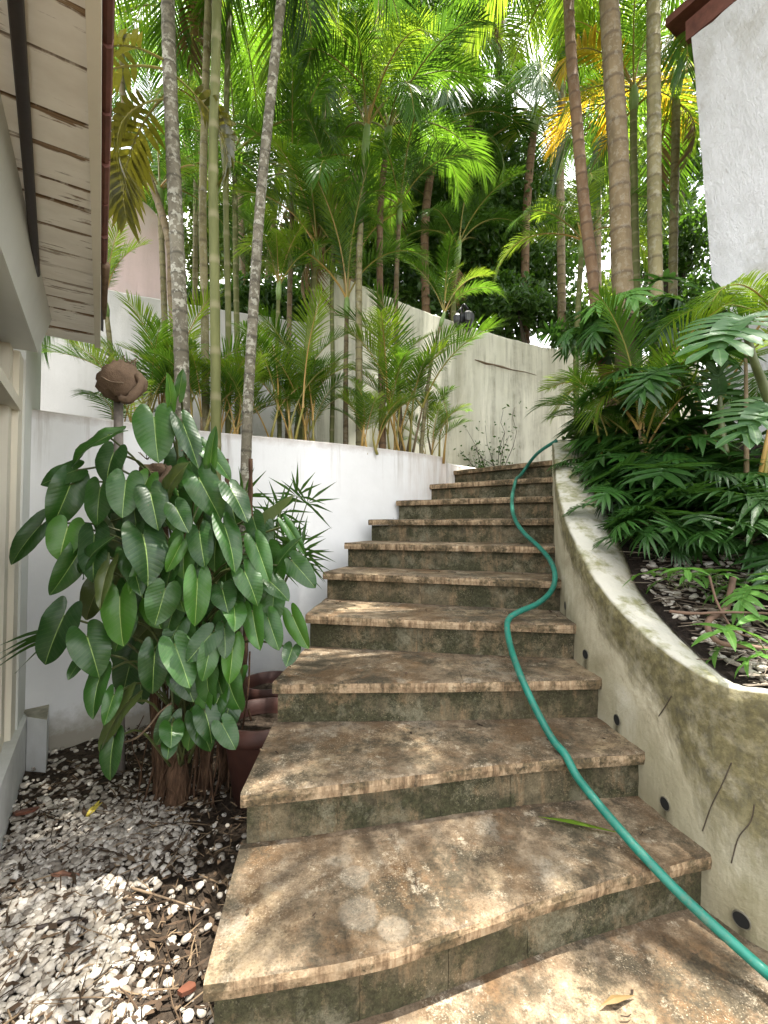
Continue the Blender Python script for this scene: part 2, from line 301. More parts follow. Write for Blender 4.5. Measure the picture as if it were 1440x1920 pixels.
M['pipe_shade'] = flat_mat('painted_pipe_shade', (.006, .006, .005), .9, .1)
M['pvc'] = flat_mat('dirty_pipe_rim', (.1, .09, .065), .6, .3, 30)
M['twig'] = flat_mat('dry_twig', (.17, .12, .075), .8, .35, 25)
M['root'] = flat_mat('brown_root', (.11, .065, .042), .75, .4, 20)
M['bark'] = None
b = NB('stringy_stem_bark'); p = b.pos(); n = b.noise(b.map(p, (1, 1, .12)), 60, 5, .7); c = b.ramp(n, [(.3, (.035, .02, .012)), (.55, (.12, .068, .04)), (.75, (.24, .15, .09))]); b.bump(n, .9, .02); M['bark'] = b.fin(c, .85, .2)
M['treebark'] = flat_mat('dark_tree_bark', (.05, .038, .026), .9, .4, 18)
M['husk'] = flat_mat('brown_fibre_husk', (.17, .115, .075), .85, .3, 22, .2, .8)
M['post'] = flat_mat('grey_weathered_post', (.2, .175, .15), .85, .3, 30)
b = NB('green_hose_rubber'); p = b.pos(); n = b.noise(p, 9, 3); d = b.noise(p, 45, 6, .75); c = b.ramp(n, [(.3, (.004, .1, .07)), (.7, (.01, .16, .115))]); c = b.mix(b.ramp(d, [(.52, 0.0), (.66, .55)]), c, (.11, .14, .1)); M['hose'] = b.fin(c, b.ramp(d, [(.4, .38), (.65, .7)]), .45)
# house paints
M['cream'] = plaster('cream_gloss_paint', (.76, .71, .58), .06, 0, .03)
M['pale'] = plaster('pale_grey_green_paint', (.7, .71, .66), .05, 0, .05)
b = NB('peeling_soffit_paint'); u = b.uv(); r = b.rnd(); uo = b.n('ShaderNodeVectorMath'); uo.operation = 'ADD'; b.l(u, uo.inputs[0]); b.l(b.comb(b.math('MULTIPLY', r, 9.0), b.math('MULTIPLY', r, 23.0)), uo.inputs[1])
g = b.noise(b.map(uo.outputs[0], (4, 42, 1)), 1.0, 7, .75, .3); w = b.noise(b.map(uo.outputs[0], (6, 9, 1)), 1.0, 4, .6)
vs_ = b.sep(u)[1]; edge = b.ramp(b.math('MULTIPLY', vs_, 10), [(0, .14), (.3, 0.0)])
gg = b.math('ADD', b.math('ADD', b.math('MULTIPLY', g, .6), b.math('MULTIPLY', w, .5)), edge)
mk = b.ramp(gg, [(.62, 0.0), (.665, 1.0)]); mk = b.math('MULTIPLY', mk, b.ramp(r, [(.2, .3), (.45, 1.0)]))
wood = b.ramp(b.noise(b.map(uo.outputs[0], (3, 120, 1)), 1.0, 5, .7), [(.3, (.085, .045, .022)), (.55, (.26, .165, .085)), (.75, (.42, .31, .19))])
c = b.mix(mk, b.ramp(w, [(.3, (.74, .69, .6)), (.6, (.86, .82, .74))]), wood); b.bump(b.math('SUBTRACT', 1.0, mk), .3, .004); M['soffit'] = b.fin(c, .55, .35)
M['dark_brown'] = flat_mat('dark_brown_trim', (.022, .014, .011), .5, .3)
M['roof_red'] = flat_mat('red_brown_roof', (.13, .048, .034), .75, .4, 14)
b = NB('window_glass'); M['glass'] = b.fin((.55, .6, .58), .04, .5, Transmission_Weight=.8, IOR=1.45)
M['curtain'] = flat_mat('pale_curtain', (.62, .62, .58), .9, .08, 4)
M['interior'] = flat_mat('dim_interior', (.3, .28, .25), .9, .1, 2)
# leaves
def leaf_mat(name, dark, light, rib, tcol, tfac, rough, nv=8.0, coat=0.0, sl=1.0):
    b = NB(name); u = b.sep(b.uv()); r = b.rnd(); ax = b.math('ABSOLUTE', u[0])
    c = b.ramp(b.math('ADD', b.math('MULTIPLY', r, .7), b.math('MULTIPLY', b.noise(b.uv(), 3, 3), .3)), [(.15, dark), (.8, light)])
    uo_ = b.n('ShaderNodeVectorMath'); uo_.operation = 'ADD'; b.l(b.uv(), uo_.inputs[0]); b.l(b.comb(b.math('MULTIPLY', r, 17.0), b.math('MULTIPLY', r, 31.0)), uo_.inputs[1])
    sp_ = b.ramp(b.noise(uo_.outputs[0], 7, 4, .7), [(.66, 0.0), (.7, .75)]); c = b.mix(sp_, c, (.1, .075, .03)); dust = b.ramp(b.noise(uo_.outputs[0], 2.5, 4), [(.45, 0.0), (.75, .22)]); c = b.mix(dust, c, (.12, .15, .09))
    ph = b.math('FRACT', b.math('MULTIPLY', b.math('ADD', u[1], b.math('MULTIPLY', ax, sl * -.55)), nv))
    vein = b.ramp(b.math('ABSOLUTE', b.math('SUBTRACT', ph, .5)), [(.0, .36), (.05, .0)])
    c = b.mix(vein, c, tuple(q * .55 for q in rib))
    rw = b.math('ADD', ax, b.math('MULTIPLY', u[1], .012)); c = b.mix(b.ramp(rw, [(.012, .9), (.021, 0.0)]), c, rib)
    hh = b.math('ABSOLUTE', b.math('SUBTRACT', ph, .5)); b.bump(hh, .1, .008)
    b.fin(c, b.ramp(b.noise(b.uv(), 5, 4), [(.3, rough - .08), (.7, rough + .06)]), .42); b.translucent(tcol, tfac); return b.m
M['philo'] = leaf_mat('philodendron_leaf', (.008, .036, .005), (.026, .09, .01), (.25, .36, .1), (.1, .24, .02), .16, .40, 9, .25)
M['philo_bright'] = leaf_mat('philodendron_leaf_bright', (.03, .105, .01), (.05, .15, .015), (.36, .46, .13), (.2, .4, .03), .28, .38, 9, .25)
M['philo_bleach'] = None
M['philo_dim'] = leaf_mat('philodendron_leaf_old', (.03, .05, .012), (.06, .085, .018), (.2, .2, .07), (.14, .16, .02), .2, .4, 9)
M['lobed'] = leaf_mat('lobed_fern_leaf', (.008, .036, .005), (.026, .09, .012), (.07, .17, .03), (.1, .24, .03), .22, .42, 7, .3)
M['lobed_bright'] = leaf_mat('lobed_fern_leaf_bright', (.05, .14, .02), (.09, .22, .04), (.25, .4, .1), (.2, .42, .04), .3, .42, 7, .2)
M['split'] = leaf_mat('split_leaf_matte', (.022, .07, .018), (.036, .1, .028), (.1, .19, .06), (.16, .34, .06), .22, .45, 6)
M['bush'] = frond_mat('broad_tree_leaf', (.014, .04, .008), (.045, .1, .018), (.12, .26, .02), .38, .35)
M['bush_light'] = frond_mat('light_tree_leaf', (.04, .09, .012), (.09, .16, .025), (.25, .36, .04), .42, .4)
M['petiole'] = flat_mat('green_petiole', (.07, .085, .025), .5, .3, 20)

# ------------------------------------------------------------------ setting: ground, beds, landing
G = -R
def sheet(name, pts, mat, label=None):
    """horizontal or sloping sheet from a list of 3-D points (polygon)"""
    m = MB(); m.add(pts, [tuple(range(len(pts)))]); o = obj(name, m.mesh(name, mat)); tag(o, label, None, None, 'structure'); return o
sheet('ground', [(-400, -400, G - .03), (400, -400, G - .03), (400, 600, G - .03), (-400, 600, G - .03)], M['soil'])
# gravel bed under-layer (soil with fine relief)
m = MB(); nx, ny = 60, 90
gx = np.linspace(-3.2, 0.6, nx); gy = np.linspace(.3, 4.6, ny)
vv = [(x, y, G - .008 + .012 * (rng.random() - .5) + .01 * math.sin(x * 7 + y * 5)) for y in gy for x in gx]
m.add(vv, [(j * nx + i, j * nx + i + 1, (j + 1) * nx + i + 1, (j + 1) * nx + i) for j in range(ny - 1) for i in range(nx - 1)])
tag(obj('gravel_bed_soil', m.mesh('gravel_bed_soil', M['soil'], True)), None, None, None, 'structure')

# white garden wall (curved, in front of the palm bed)
gw = crv([(-2.10, 2.62), (-1.62, 3.05), (-1.19, 3.34), (-.75, 3.57), (-.31, 3.82), (.11, 4.12), (.40, 4.34), (.62, 4.56)], 50)
def wall_mesh(line, th, zb, zt, mat, name, side=1, nz=1, jit=0.0):
    line = np.asarray(line, float); n = len(line); T = np.gradient(line, axis=0); T /= np.linalg.norm(T, axis=1)[:, None]
    N = np.stack([-T[:, 1], T[:, 0]], 1) * side
    zt = np.broadcast_to(np.asarray(zt, float), (n,)); th = np.broadcast_to(np.asarray(th, float), (n,)); m = MB(); V = []
    ring = 4
    for i in range(n):
        a = line[i]; c = line[i] + N[i] * th[i]; j = jit * (rng.random() - .5)
        V += [(a[0], a[1], zb), (a[0], a[1], zt[i] + j - .012), (*(a + N[i] * .012), zt[i] + j), (c[0], c[1], zt[i] + j - .004), (c[0], c[1], zb)]
    k = 5; f = []
    for i in range(n - 1):
        for q in range(k - 1):
            f.append((i * k + q, (i + 1) * k + q, (i + 1) * k + q + 1, i * k + q + 1) if side < 0 else (i * k + q, i * k + q + 1, (i + 1) * k + q + 1, (i + 1) * k + q))
    f += [tuple(range(k)), tuple((n - 1) * k + q for q in range(k - 1, -1, -1))]
    m.add(V, f); me = m.mesh(name, mat)
    import bmesh
    bm = bmesh.new(); bm.from_mesh(me); bmesh.ops.recalc_face_normals(bm, faces=bm.faces); bm.to_mesh(me); bm.free()
    return me
o = obj('garden_wall', wall_mesh(gw, .13, G - .05, 1.85, M['white_wall'], 'garden_wall'))
tag(o, 'smooth white curved garden wall retaining the palm bed left of the stairs', 'garden wall')
kerb = crv([(.66, 4.62), (.86, 4.85), (1.12, 5.1)], 8)
o = obj('kerb_wall', wall_mesh(kerb, .1, 1.4, 1.80, M['white_wall'], 'kerb_wall'))
tag(o, 'low pale kerb wall at the top of the stairs below the streaked wall', 'kerb')
# palm bed soil behind the garden wall
T_ = np.gradient(gw, axis=0); T_ /= np.linalg.norm(T_, axis=1)[:, None]; N_ = np.stack([-T_[:, 1], T_[:, 0]], 1)
m = MB(); V = []; ks = 14
for i in range(len(gw)):
    for k in range(ks):
        q = gw[i] + N_[i] * (.12 + k * .12); V.append((q[0], q[1], 1.79 + .035 * rng.random() + .02 * math.sin(i * .7 + k)))
m.add(V, [(i * ks + k, (i + 1) * ks + k, (i + 1) * ks + k + 1, i * ks + k + 1) for i in range(len(gw) - 1) for k in range(ks - 1)])
tag(obj('palm_bed_soil', m.mesh('palm_bed_soil', M['soil'], True)), None, None, None, 'structure')
# far boundary wall
fw = crv([(-.72, 4.87), (-.2, 5.16), (.35, 5.42), (.85, 5.62), (1.45, 5.82), (2.1, 5.98), (2.9, 6.05), (4.2, 6.0)], 60)
zt = np.interp(fw[:, 0], [-.72, .74, 2.12, 4.2], [4.0, 3.74, 3.54, 3.4])
o = obj('boundary_wall', wall_mesh(fw, .18, .5, zt, M['far_wall'], 'boundary_wall', 1, 1, .012))
tag(o, 'tall cream boundary wall with dark vertical rain streaks at the top of the stairs', 'wall')
fl = crv([(-4.2, 3.2), (-3.4, 3.85), (-2.6, 4.3), (-1.9, 4.6), (-1.3, 4.83), (-.72, 5.03)], 30)
o = obj('boundary_wall', wall_mesh(fl, .16, .5, 3.42, M['grey_wall'], 'boundary_wall_grey', 1, 1, .01))
tag(o, 'plain grey plastered wall behind the tall palms beside the eave', 'wall')
# pink upper wall with rounded end, set back behind the grey wall
a0, a1 = np.array([-4.9, 3.55]), np.array([-2.2, 5.0])
prof = [(0, 2.6), (0, 4.62)] + [(.83 + .17 * math.sin(t), 3.3 + 1.36 * math.cos(t)) for t in np.linspace(0, math.pi / 2, 14)] + [(1.0, 2.6)]
m = MB(); nn = np.array([-(a1 - a0)[1], (a1 - a0)[0]]); nn /= np.linalg.norm(nn)
fr = [(*(a0 + (a1 - a0) * t), z) for t, z in prof]; bk = [(*(a0 + (a1 - a0) * t + nn * .2), z) for t, z in prof]
n = len(prof); m.add(fr + bk, [tuple(range(n)), tuple(range(2 * n - 1, n - 1, -1))] + [(i, i + n, (i + 1) % n + n, (i + 1) % n) for i in range(n)])
tag(obj('upper_wall', m.mesh('upper_wall', M['pink_wall'])), 'dusty pink plaster wall with rounded top corner beyond the roof edge', 'wall')
# crack lines on the far wall: thin dark roots clinging to it
def on_far(px, py, off=.012):
    r_ = ray(px, py); k = r_[0] / r_[1]; i = int(np.argmin(abs(fw[:, 0] / fw[:, 1] - k))); q = P(px, py, fw[i, 1]); q[1] -= off; return q
m = MB(); m.tube([on_far(*q) for q in [(890, 675), (900, 678), (912, 682), (925, 684), (940, 688), (960, 694), (985, 698), (1005, 704)]], [.004, .012, .014, .01, .014, .006, .005, .003], 5, wob=.5)
tag(obj('dry_creeper', m.mesh('dry_creeper', M['twig'])), 'thin dark dry creeper stem running across the streaked cream wall', 'creeper')

# ------------------------------------------------------------------ staircase
LY = [1.016, 1.413, 1.886, 2.42, 2.92, 3.30, 3.72, 4.06, 4.42, 4.76]
RY = [1.395, 1.66, 1.938, 2.19, 2.50, 2.80, 3.10, 3.40, 3.66, 3.92]
LPX = [(380, 1843), (450, 1488), (510, 1280), (572, 1150), (605, 1068), (645, 1020), (690, 975), (742, 938), (793, 910), (836, 885)]
RPX = [(1325, 1605), (1205, 1412), (1128, 1272), (1075, 1175), (1045, 1085), (1033, 1020), (1033, 972), (1033, 932), (1033, 893), (1033, 862)]
lines = [crv([(-.40, .52), (.0, .58), (.5, .72), (1.35, .95)], 25)]
for k in range(10):
    l = P(*LPX[k], LY[k])[:2]; r_ = P(*RPX[k], RY[k])[:2]
    d = (r_ - l) / np.linalg.norm(r_ - l); r_ = r_ + d * .07
    if k == 0: pts = [l, (0, 1.081), (.198, 1.158), (.394, 1.230), (.646, 1.312), r_]
    elif k == 1: pts = [l, lerp(l, r_, .3) + (0, .01), lerp(l, r_, .65) + (0, .03), r_]
    else: pts = [l, lerp(l, r_, .5) + (0, -.012), r_]
    c_ = crv(pts, 60); seg_ = np.concatenate([[0], np.cumsum(np.linalg.norm(np.diff(c_, axis=0), axis=1))]); tt = np.linspace(0, seg_[-1], 25)
    ln_ = np.stack([np.interp(tt, seg_, c_[:, 0]), np.interp(tt, seg_, c_[:, 1])], 1)
    for _ in range(8): ln_[1:-1] = (ln_[:-2] + 2 * ln_[1:-1] + ln_[2:]) / 4
    lines.append(ln_)
lines.append(np.stack([lines[10][:, 0] + np.linspace(.35, .5, 25), lines[10][:, 1] + np.linspace(.6, 1.9, 25)], 1))
stair = thing('staircase', 'weathered stone garden staircase of ten steps climbing between white walls', 'staircase', (.25, 1.1, G))
def back(line, d):
    T = np.gradient(line, axis=0); T /= np.linalg.norm(T, axis=1)[:, None]; return line + np.stack([-T[:, 1], T[:, 0]], 1) * d
def samp(line, s):
    x = np.linspace(0, 1, len(line)); return np.array([np.interp(s, x, line[:, 0]), np.interp(s, x, line[:, 1])])
TH = .046
for k in range(11):
    z = k * R; fr = lines[k]; bk = back(lines[k + 1], .05)
    ncut = 2 if k in (3, 6) else 1
    cuts = [0] + sorted(.5 * (i / ncut) + .5 * (i / ncut) + (rng.random() - .5) * .12 for i in range(1, ncut)) + [1]
    for c0, c1 in zip(cuts[:-1], cuts[1:]):
        g = .0006; nx_, ny_ = 22, 7; m = MB(); V = []; U = []; dz = 0.0
        vs = [0, .012, .035, .1, .35, .7, 1.0]
        ss = np.linspace(c0 + g, c1 - g, nx_)
        for s in ss:
            a, c = samp(fr, s), samp(bk, s); d = (c - a) / np.linalg.norm(c - a); jf = .0035 * (rng.random() - .5); chip = .006 * max(0, rng.random() - .8) * 5
            V += [(*(a + d * (.004 + jf)), z - TH), (*(a + d * (jf * .8)), z - TH * .5 + .003 * (rng.random() - .5)), (*(a + d * (.002 + jf + chip * .5)), z - .007 - chip)]
            for j, v in enumerate(vs[1:]):
                V.append((*(lerp(a, c, v)), z + dz + .003 * (rng.random() - .5) - (.0022 if j == 0 else 0)))
            V.append((*c, z - TH))
        rown = 3 + len(vs) - 1 + 1
        f = []; mi = []
        for i in range(nx_ - 1):
            for j in range(rown - 1): f.append((i * rown + j, (i + 1) * rown + j, (i + 1) * rown + j + 1, i * rown + j + 1))
            f.append((i * rown + rown - 1, (i + 1) * rown + rown - 1, (i + 1) * rown, i * rown))
        nosef = [q for i, q in enumerate(f) if i % (rown) in (0, 1)]
        rest = [q for i, q in enumerate(f) if i % (rown) not in (0, 1)]
        rest += [tuple(range(rown)), tuple((nx_ - 1) * rown + q for q in range(rown - 1, -1, -1))]
        m.v.append(np.array(V)); m.uv.append(np.zeros((len(V), 2))); m.f = nosef + rest; m.mi = [1] * len(nosef) + [0] * len(rest); m.n = len(V)
        obj('tread_slab', m.mesh('tread_slab', [M['tread'], M['nose']]), stair)
    if k == 0: continue
    rl = back(fr, .03); ncut = 5 if k < 6 else 4
    cuts = [.012] + [i / ncut + (rng.random() - .5) * .1 for i in range(1, ncut)] + [1]
    for c0, c1 in zip(cuts[:-1], cuts[1:]):
        m = MB(); nx_ = 7; ss = np.linspace(c0 + .0004, c1 - .0004, nx_); V = []; o_ = (rng.random() - .5) * .0025
        zs = np.linspace(z - R + .001, z - TH - .001, 4)
        for s in ss:
            a = samp(rl, s); a2 = samp(back(rl, .03), s); d = (a2 - a) / .03
            for zz_ in zs: V.append((*(a + d * (o_ + .004 * (rng.random() - .5))), zz_))
            V += [(*a2, zs[-1]), (*a2, zs[0])]
        rn = 6; f = [(i * rn + j, (i + 1) * rn + j, (i + 1) * rn + (j + 1) % rn, i * rn + (j + 1) % rn) for i in range(nx_ - 1) for j in range(rn)]
        f += [tuple(range(rn)), tuple((nx_ - 1) * rn + q for q in range(rn - 1, -1, -1))]
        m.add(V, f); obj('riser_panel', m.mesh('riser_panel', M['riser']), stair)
m = MB()
for k in range(1, 11):
    a = back(lines[k], .045)[1:]; c = back(lines[k + 1], .3)[1:]; z0, z1 = G - .05, k * R - TH - .002; n = len(a)
    V = [(*q, z0) for q in a] + [(*q, z1) for q in a] + [(*q, z1) for q in c] + [(*q, z0) for q in c]
    f = [(i + q * n, i + 1 + q * n, i + 1 + ((q + 1) % 4) * n, i + ((q + 1) % 4) * n) for i in range(n - 1) for q in range(3)]
    f += [(0, n, 2 * n, 3 * n), (n - 1, 4 * n - 1, 3 * n - 1, 2 * n - 1)]; m.add(V, f)
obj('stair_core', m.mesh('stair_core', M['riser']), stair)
# landing behind the last step
sheet('landing', [(.74, 4.72, 1.722), (1.3, 4.2, 1.722), (3.6, 3.9, 1.722), (4.2, 6.0, 1.722), (2.0, 6.1, 1.722), (1.0, 5.7, 1.722), (.74, 5.2, 1.722)], M['tread'])
# ------------------------------------------------------------------ curved retaining wall on the right
WI = crv([(2.2, .40), (1.62, .72), (1.25, 1.02), (1.045, 1.27), (.968, 1.42), (.925, 1.66), (.90, 1.94), (.893, 2.15), (.935, 2.45), (1.015, 2.76), (1.13, 3.09), (1.27, 3.48), (1.46, 4.0), (1.75, 4.6)], 90)
tpx = [1033.5, 1036, 1040, 1060, 1095, 1140, 1200, 1265, 1340, 1440]; tpy = [890, 920, 950, 1010, 1080, 1140, 1200, 1250, 1290, 1302]
ztop = []
for q in WI:
    if q[1] > 2.70: ztop.append(np.interp(q[1], [2.7, 3.0, 3.4, 4.0, 4.6], [1.36, 1.52, 1.72, 1.93, 1.98]))
    else:
        px = 720 + F * q[0] / q[1]
        if px > 1440: ztop.append(.712)
        else: r_ = ray(px, np.interp(px, tpx, tpy)); ztop.append(H + r_[2] / r_[1] * q[1])
ztop = np.array(ztop); ker = np.ones(7) / 7; ztop = np.convolve(np.pad(ztop, 3, 'edge'), ker, 'valid')
# trapezoid section: narrow at the front, wide further back
T2 = np.gradient(WI, axis=0); T2 /= np.linalg.norm(T2, axis=1)[:, None]; N2 = np.stack([T2[:, 1], -T2[:, 0]], 1)
th = np.interp(WI[:, 1], [.4, 1.2, 1.6, 2.2, 3.0, 4.6], [.10, .12, .2, .27, .3, .3])
m = MB(); V = []
zb = G - .05; rowz = 16; top_in = 5; UVs = []; arcs = 0.0
for i in range(len(WI)):
    a = WI[i]; arcs = arcs + (np.linalg.norm(WI[i] - WI[i - 1]) if i else 0); band = np.interp(WI[i][1], [.4, 1.05, 1.35, 1.6, 2.0, 2.6, 4.6], [1.2, .95, .5, .2, .13, .1, .1])
    for j in range(rowz + top_in + 1): UVs.append((arcs, (max(0, 1 - j / (rowz - 1)) * (ztop[i] - zb)) / band if j < rowz else (.2 if j < rowz + top_in else 3)))
    for j in range(rowz):
        t = j / (rowz - 1); q = a + N2[i] * (.03 * t + .006 * (rng.random() - .5)); V.append((q[0], q[1], zb + (ztop[i] - .012 - zb) * t))
    for j in range(top_in):
        t = j / (top_in - 1); q = a + N2[i] * (.045 + (th[i] - .045) * t); V.append((q[0], q[1], ztop[i] - .05 * t * t + .006 * (rng.random() - .5)))
    q = a + N2[i] * (th[i] + .01); V.append((q[0], q[1], zb))
rn = rowz + top_in + 1
m.add(V, [(i * rn + j, i * rn + j + 1, (i + 1) * rn + j + 1, (i + 1) * rn + j) for i in range(len(WI) - 1) for j in range(rn - 1)], UVs)
cw = thing('retaining_wall', 'curved pale plaster retaining wall with green algae right of the stairs', 'retaining wall', (1.0, 1.5, G))
me = m.mesh('plaster_face', M['curved_wall'], True)
from mathutils.bvhtree import BVHTree
def bvh(me_): return BVHTree.FromPolygons([v.co for v in me_.vertices], [tuple(p_.vertices) for p_ in me_.polygons])
CW = bvh(me)
def on_wall(px, py):
    d_ = Vector(ray(px, py)).normalized(); loc, nr, ix, ds = CW.ray_cast(Vector((0, 0, H)), d_); nr = nr if nr.dot(d_) < 0 else -nr; return np.array(loc), np.array(nr)
obj('plaster_face', me, cw)
holes = []
def wall_at(px):
    k = (px - 720) / F; cand = [i for i in range(8, len(WI)) if WI[i][1] < 2.75]
    i = min(cand, key=lambda i: abs(WI[i][0] / WI[i][1] - k)); return i
for px, py, rad in [(1060, 1136, .021), (1098, 1227, .020), (1157, 1350, .020), (1247, 1507, .020), (1390, 1725, .021)]:
    c, nrm = on_wall(px, py); nrm[2] = 0; nrm /= np.linalg.norm(nrm); tan = np.array([-nrm[1], nrm[0], 0])
    holes.append((c, tan)); m = MB(); n = 20; V = []
    for rr, dd in [(rad * 1.16, -.004), (rad * 1.10, .002), (rad, .0025), (rad * .96, -.03)]:
        V += [c + nrm * dd + rr * (math.cos(2 * math.pi * a / n) * tan + math.sin(2 * math.pi * a / n) * np.array([0, 0, 1])) for a in range(n)]
    m.add(V, [(j * n + a, j * n + (a + 1) % n, (j + 1) * n + (a + 1) % n, (j + 1) * n + a) for j in range(3) for a in range(n)])
    w = obj('weep_pipe', m.mesh('weep_pipe', M['pvc'], True), cw)
    m = MB(); m.add([c + nrm * .002 + rad * .97 * (math.cos(2 * math.pi * a / n) * tan + math.sin(2 * math.pi * a / n) * np.array([0, 0, 1])) for a in range(n)], [tuple(range(n))])
    obj('pipe_shade_disc', m.mesh('pipe_shade_disc', M['pipe_shade']), w)  # flat black disc paints the shade inside the pipe; the wall is uncut
# dark seepage streaks running down from the pipes
pW = NBW.pos(); sW = NBW.sep(pW); nW = NBW.noise(pW, 22, 6, .75); colW = NBW.b.inputs['Base Color'].links[0].from_socket
for c_, t_ in holes:
    dv = NBW.n('ShaderNodeVectorMath'); dv.operation = 'SUBTRACT'; NBW.l(pW, dv.inputs[0]); dv.inputs[1].default_value = tuple(float(v) for v in c_)
    dt = NBW.n('ShaderNodeVectorMath'); dt.operation = 'DOT_PRODUCT'; NBW.l(dv.outputs[0], dt.inputs[0]); dt.inputs[1].default_value = tuple(float(v) for v in t_)
    dz_ = NBW.math('MULTIPLY', NBW.sep(dv.outputs[0])[2], -1.0)
    wx = NBW.math('ADD', NBW.math('ABSOLUTE', dt.outputs['Value']), NBW.math('MULTIPLY', NBW.math('SUBTRACT', nW, .5), .05))
    mk_ = NBW.math('MULTIPLY', NBW.ramp(NBW.math('MULTIPLY', wx, 10), [(.0, 1.0), (.32, 0.0)]), NBW.ramp(NBW.math('ADD', NBW.math('MULTIPLY', dz_, 5), .1), [(.0, 0.0), (.12, 1.0), (.8, .5), (1.0, 0.0)]))
    colW = NBW.mix(mk_, colW, (.05, .042, .022))
NBW.l(colW, NBW.b.inputs['Base Color'])
# bed behind it
def bed_z(x, y):
    return .70 + .47 * max(0, y - 1.45) - .10 * max(0, y - 3.2) + .16 * (x - 1.1) + .015 * math.sin(x * 9 + y * 7)
m = MB(); V = []; kb = 30
for i in range(len(WI)):
    for k in range(kb):
        q = WI[i] + N2[i] * (th[i] - .02 + k * .085); q = q + np.array([0, 0])
        z = bed_z(q[0], q[1]); lim = ztop[i] - .03; t = min(1, k / 4.0); V.append((q[0], q[1], lim * (1 - t) + z * t + .02 * rng.random() * t))
m.add(V, [(i * kb + k, i * kb + k + 1, (i + 1) * kb + k + 1, (i + 1) * kb + k) for i in range(len(WI) - 1) for k in range(kb - 1)])
me = m.mesh('planting_bed_soil', M['bed_soil'], True); tag(obj('planting_bed_soil', me), None, None, None, 'structure'); BED_T = bvh(me)
def soil_z(x, y):
    q_ = BED_T.ray_cast(Vector((x, y, 6)), Vector((0, 0, -1)))[0]; return q_[2] if q_ is not None else bed_z(x, y)

# ------------------------------------------------------------------ house on the left
O = np.array([-1.578, 1.909]); u = np.array([-.531, .847]); nn = np.array([.847, .531])
def hp(q, off, z): p_ = O + u * q + nn * off; return np.array([p_[0], p_[1], z])
U3, N3, Z3 = np.array([*u, 0]), np.array([*nn, 0]), np.array([0, 0, 1.0])
def hbox(q0, q1, o0, o1, z0, z1, mb=None):
    m_ = mb or MB(); m_.box(hp((q0 + q1) / 2, (o0 + o1) / 2, (z0 + z1) / 2), U3 * (q1 - q0) / 2, N3 * (o1 - o0) / 2, Z3 * (z1 - z0) / 2); return m_
hs = thing('house', 'cream house side with glazed door under a peeling board eave', 'house', hp(0, 0, G))
m = hbox(.60, 1.33, -.25, -.02, .08, 2.62); obj('wall', m.mesh('wall', M['pale']), hs)
m = hbox(-2.6, .947, -.28, 0, G - .05, .098); obj('plinth', m.mesh('plinth', flat_mat('grey_white_render', (.6, .6, .57), .8, .15, 8)), hs)
m = MB(); V = [hp(q, o_, z_) for q in (-2.6, .44) for o_, z_ in ((-.12, 2.05), (.045, 2.05), (.10, 2.234), (-.12, 2.234))]; m.add(V, [(0, 1, 2, 3), (7, 6, 5, 4), (0, 4, 5, 1), (1, 5, 6, 2), (2, 6, 7, 3), (3, 7, 4, 0)]); obj('lintel_beam', m.mesh('lintel_beam', M['pale']), hs)
m = hbox(-2.6, .58, -.27, -.255, 2.24, 2.7); obj('upper_wall', m.mesh('upper_wall', M['pale']), hs)
# glazed door
dr = obj('glazed_door', hbox(.46, .60, -.13, -.03, .10, 2.05).mesh('glazed_door', M['cream']), hs)
obj('door_stile', hbox(.36, .455, -.13, -.055, .10, 2.05).mesh('door_stile', M['cream']), dr)
obj('transom', hbox(-1.2, .47, -.135, -.02, 1.745, 1.80).mesh('transom', M['cream']), dr)
obj('bottom_rail', hbox(-1.2, .36, -.13, -.05, .10, .17).mesh('bottom_rail', M['cream']), dr)
obj('door_stile', hbox(-.62, -.54, -.13, -.055, .17, 1.74).mesh('door_stile', M['cream']), dr)
obj('glass_pane', hbox(-.54, .36, -.10, -.094, .17, 1.745).mesh('glass_pane', M['glass']), dr)
obj('glass_pane', hbox(-1.2, .36, -.10, -.094, 1.80, 2.05).mesh('glass_pane', M['glass']), dr)
m = MB(); V = []; n = 80
for i in range(n):
    q = -1.3 + 1.75 * i / (n - 1); o_ = -.2 + .02 * math.sin(i * 1.15)
    V += [hp(q, o_, .12), hp(q, o_, 1.98)]
m.add(V, [(2 * i, 2 * i + 2, 2 * i + 3, 2 * i + 1) for i in range(n - 1)])
tag(obj('curtain', m.mesh('curtain', M['curtain'], True)), 'pale pleated curtain hanging behind the glazed door', 'curtain')
# soffit boards (the eave edge runs a little out of line with the wall)
fE1, fE2 = Zp(186, 652, 2.215)[:2], Zp(184, 0, 2.215)[:2]; cE1, cE2 = Zp(66, 490, 2.21)[:2], Zp(29, 0, 2.21)[:2]
def qo(p_): d = p_ - O; return d.dot(u), d.dot(nn)
(q_a, o_a), (q_b, o_b) = qo(fE1), qo(fE2); (q_c, o_c), (q_d, o_d) = qo(cE1), qo(cE2)
def fo(q): return o_a + (o_b - o_a) * (q - q_a) / (q_b - q_a)
def co(q): return o_c + (o_d - o_c) * (q - q_c) / (q_d - q_c)
def ebox(q0, q1, a0, a1, z0, z1):
    m_ = MB(); V = [hp(q, fo(q) + a, z) for z in (z0, z1) for q, a in ((q0, a0), (q1, a0), (q1, a1), (q0, a1))]
    m_.add(V, [(0, 3, 2, 1), (4, 5, 6, 7), (0, 1, 5, 4), (1, 2, 6, 5), (2, 3, 7, 6), (3, 0, 4, 7)]); return m_
q1 = q_a + .005; i = 0
